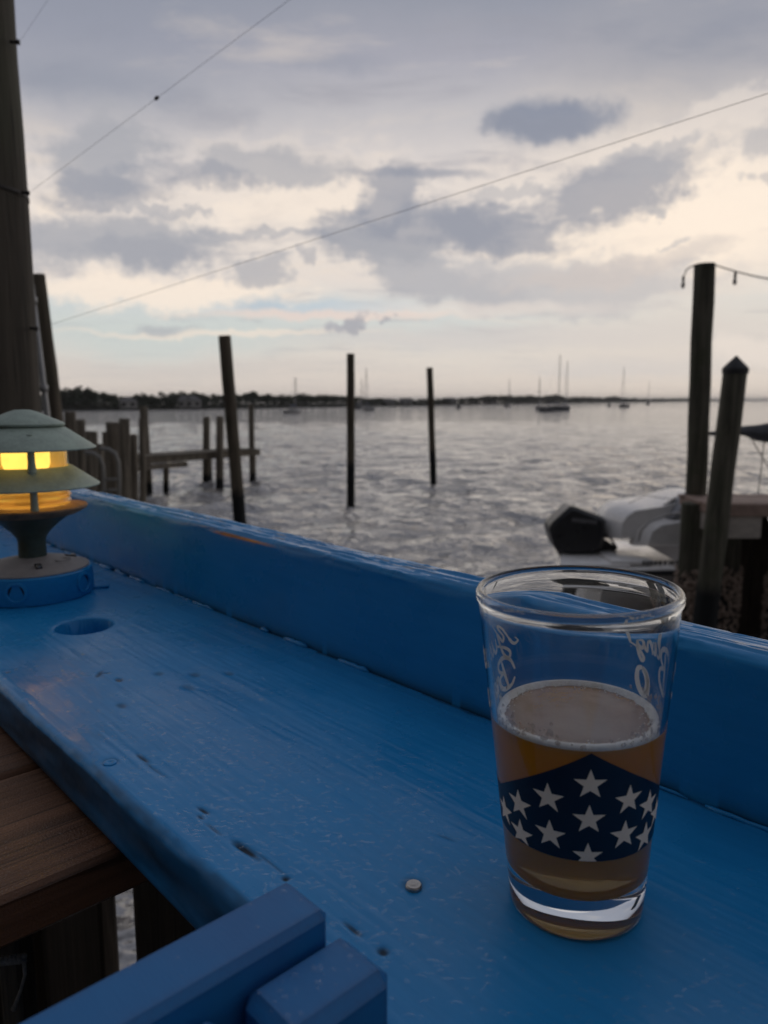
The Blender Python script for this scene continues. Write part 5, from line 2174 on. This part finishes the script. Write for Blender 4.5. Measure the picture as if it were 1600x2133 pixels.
def foam():
    m, t, out = new_mat('thin_foam')
    co = t.n('ShaderNodeTexCoord').outputs['Object']
    d = t.n('ShaderNodeBsdfDiffuse', {0: (0.62, 0.58, 0.57, 1)})
    tl = t.n('ShaderNodeBsdfTranslucent', {0: (0.70, 0.55, 0.42, 1)})
    dd = t.n('ShaderNodeMixShader', {0: 0.3, 1: d.outputs[0], 2: tl.outputs[0]})
    tr = t.n('ShaderNodeBsdfTransparent', {0: (1, 1, 1, 1)})
    gl = t.n('ShaderNodeBsdfGlossy', {0: (1, 1, 1, 1), 1: 0.25})
    n1 = t.noise(co, 32, 4, 0.55, 0.6).outputs[0]
    n2 = t.n('ShaderNodeTexVoronoi', {'Vector': co, 'Scale': 900.0}).outputs[0]
    k = t.math('ADD', n1, t.math('MULTIPLY', n2, 0.06))
    mx = t.n('ShaderNodeMixShader', {0: t.mapr(k, 0.34, 0.72, 0.30, 0.66), 1: tr.outputs[0], 2: dd.outputs[0]})
    mg = t.n('ShaderNodeMixShader', {0: 0.05, 1: mx.outputs[0], 2: gl.outputs[0]})
    t.link(mg.outputs[0], out.inputs[0])
    n = 64
    r = r_in(SURF) - 0.0012
    MB().lathe((GC.x, GC.y, GC.z + SURF), [(r, 0.0001), (r * 0.7, 0.0004), (r * 0.3, 0.0004), (0, 0.0004)], n).build('thin_foam', m, BEER, True)
    # raised rim of small bubbles against the wall
    prof = [(r_in(SURF) - 0.0002, -0.0014), (r_in(SURF) + 0.00005, 0.0006), (r_in(SURF) - 0.0006, 0.0019), (r_in(SURF) - 0.0022, 0.0019), (r_in(SURF) - 0.0036, 0.0008), (r_in(SURF) - 0.0042, 0.0)]
    A = np.linspace(0, 2 * PI, 181)[:-1]
    P = np.zeros((180, len(prof), 3))
    for i, a in enumerate(A):
        for j, (r_, z_) in enumerate(prof):
            w = 1 + 0.06 * math.sin(3 * a + 1) + 0.35 * float(vnoise(np.array(a * 14.0), np.array(0.0)))
            rr = r_ if j < 3 else r_in(SURF) - (r_in(SURF) - r_) * w
            P[i, j] = (GC.x + rr * math.cos(a), GC.y + rr * math.sin(a), GC.z + SURF + z_)
    P = np.concatenate([P, P[:1]])
    grid_mesh('foam_ring', P, M['foam'], BEER)
    bb = MB()
    for _ in range(420):
        a = random.random() * 6.283
        q = min(0.0068, abs(random.gauss(0, 0.0030)))
        r_ = r_in(SURF) - 0.0016 - q
        s_ = random.uniform(0.00018, 0.00055)
        c = (GC.x + r_ * math.cos(a), GC.y + r_ * math.sin(a), GC.z + SURF + 0.0016 * max(0, 1 - q / 0.004))
        bb.lathe(c, [(0, -s_), (s_ * 0.85, -s_ * 0.4), (s_ * 0.85, s_ * 0.4), (0, s_)], 6)
    tag(bb.build('foam_bubbles', M['foam'], BEER, True), kind='stuff')


    lc = MB()
    for _ in range(230):
        side = random.choice((-1, 1))
        a = -PI / 2 + side * random.gauss(1.15, 0.42)
        z_ = SURF + 0.0015 + abs(random.gauss(0, 0.0038))
        s_ = random.uniform(0.0003, 0.0012)
        rr = r_in(z_) - 0.0001
        c = Vector((GC.x + rr * math.cos(a), GC.y + rr * math.sin(a), GC.z + z_))
        tg = Vector((-math.sin(a), math.cos(a), 0)); ou = Vector((math.cos(a), math.sin(a), 0))
        ring = [c + tg * s_ * math.cos(k) * random.uniform(.7, 1.3) + ZX * s_ * math.sin(k) * random.uniform(.7, 1.3) for k in np.linspace(0, 2 * PI, 9)[:-1]]
        lc.add(ring + [c - ou * s_ * 0.35], [(k, (k + 1) % 8, 8) for k in range(8)])
    tag(lc.build('foam_lacing', m, BEER, True), kind='stuff')


foam()
BEER.rotation_euler = TILT
BEER.location = GC + TILT.to_matrix() @ (BEER.location - GC)
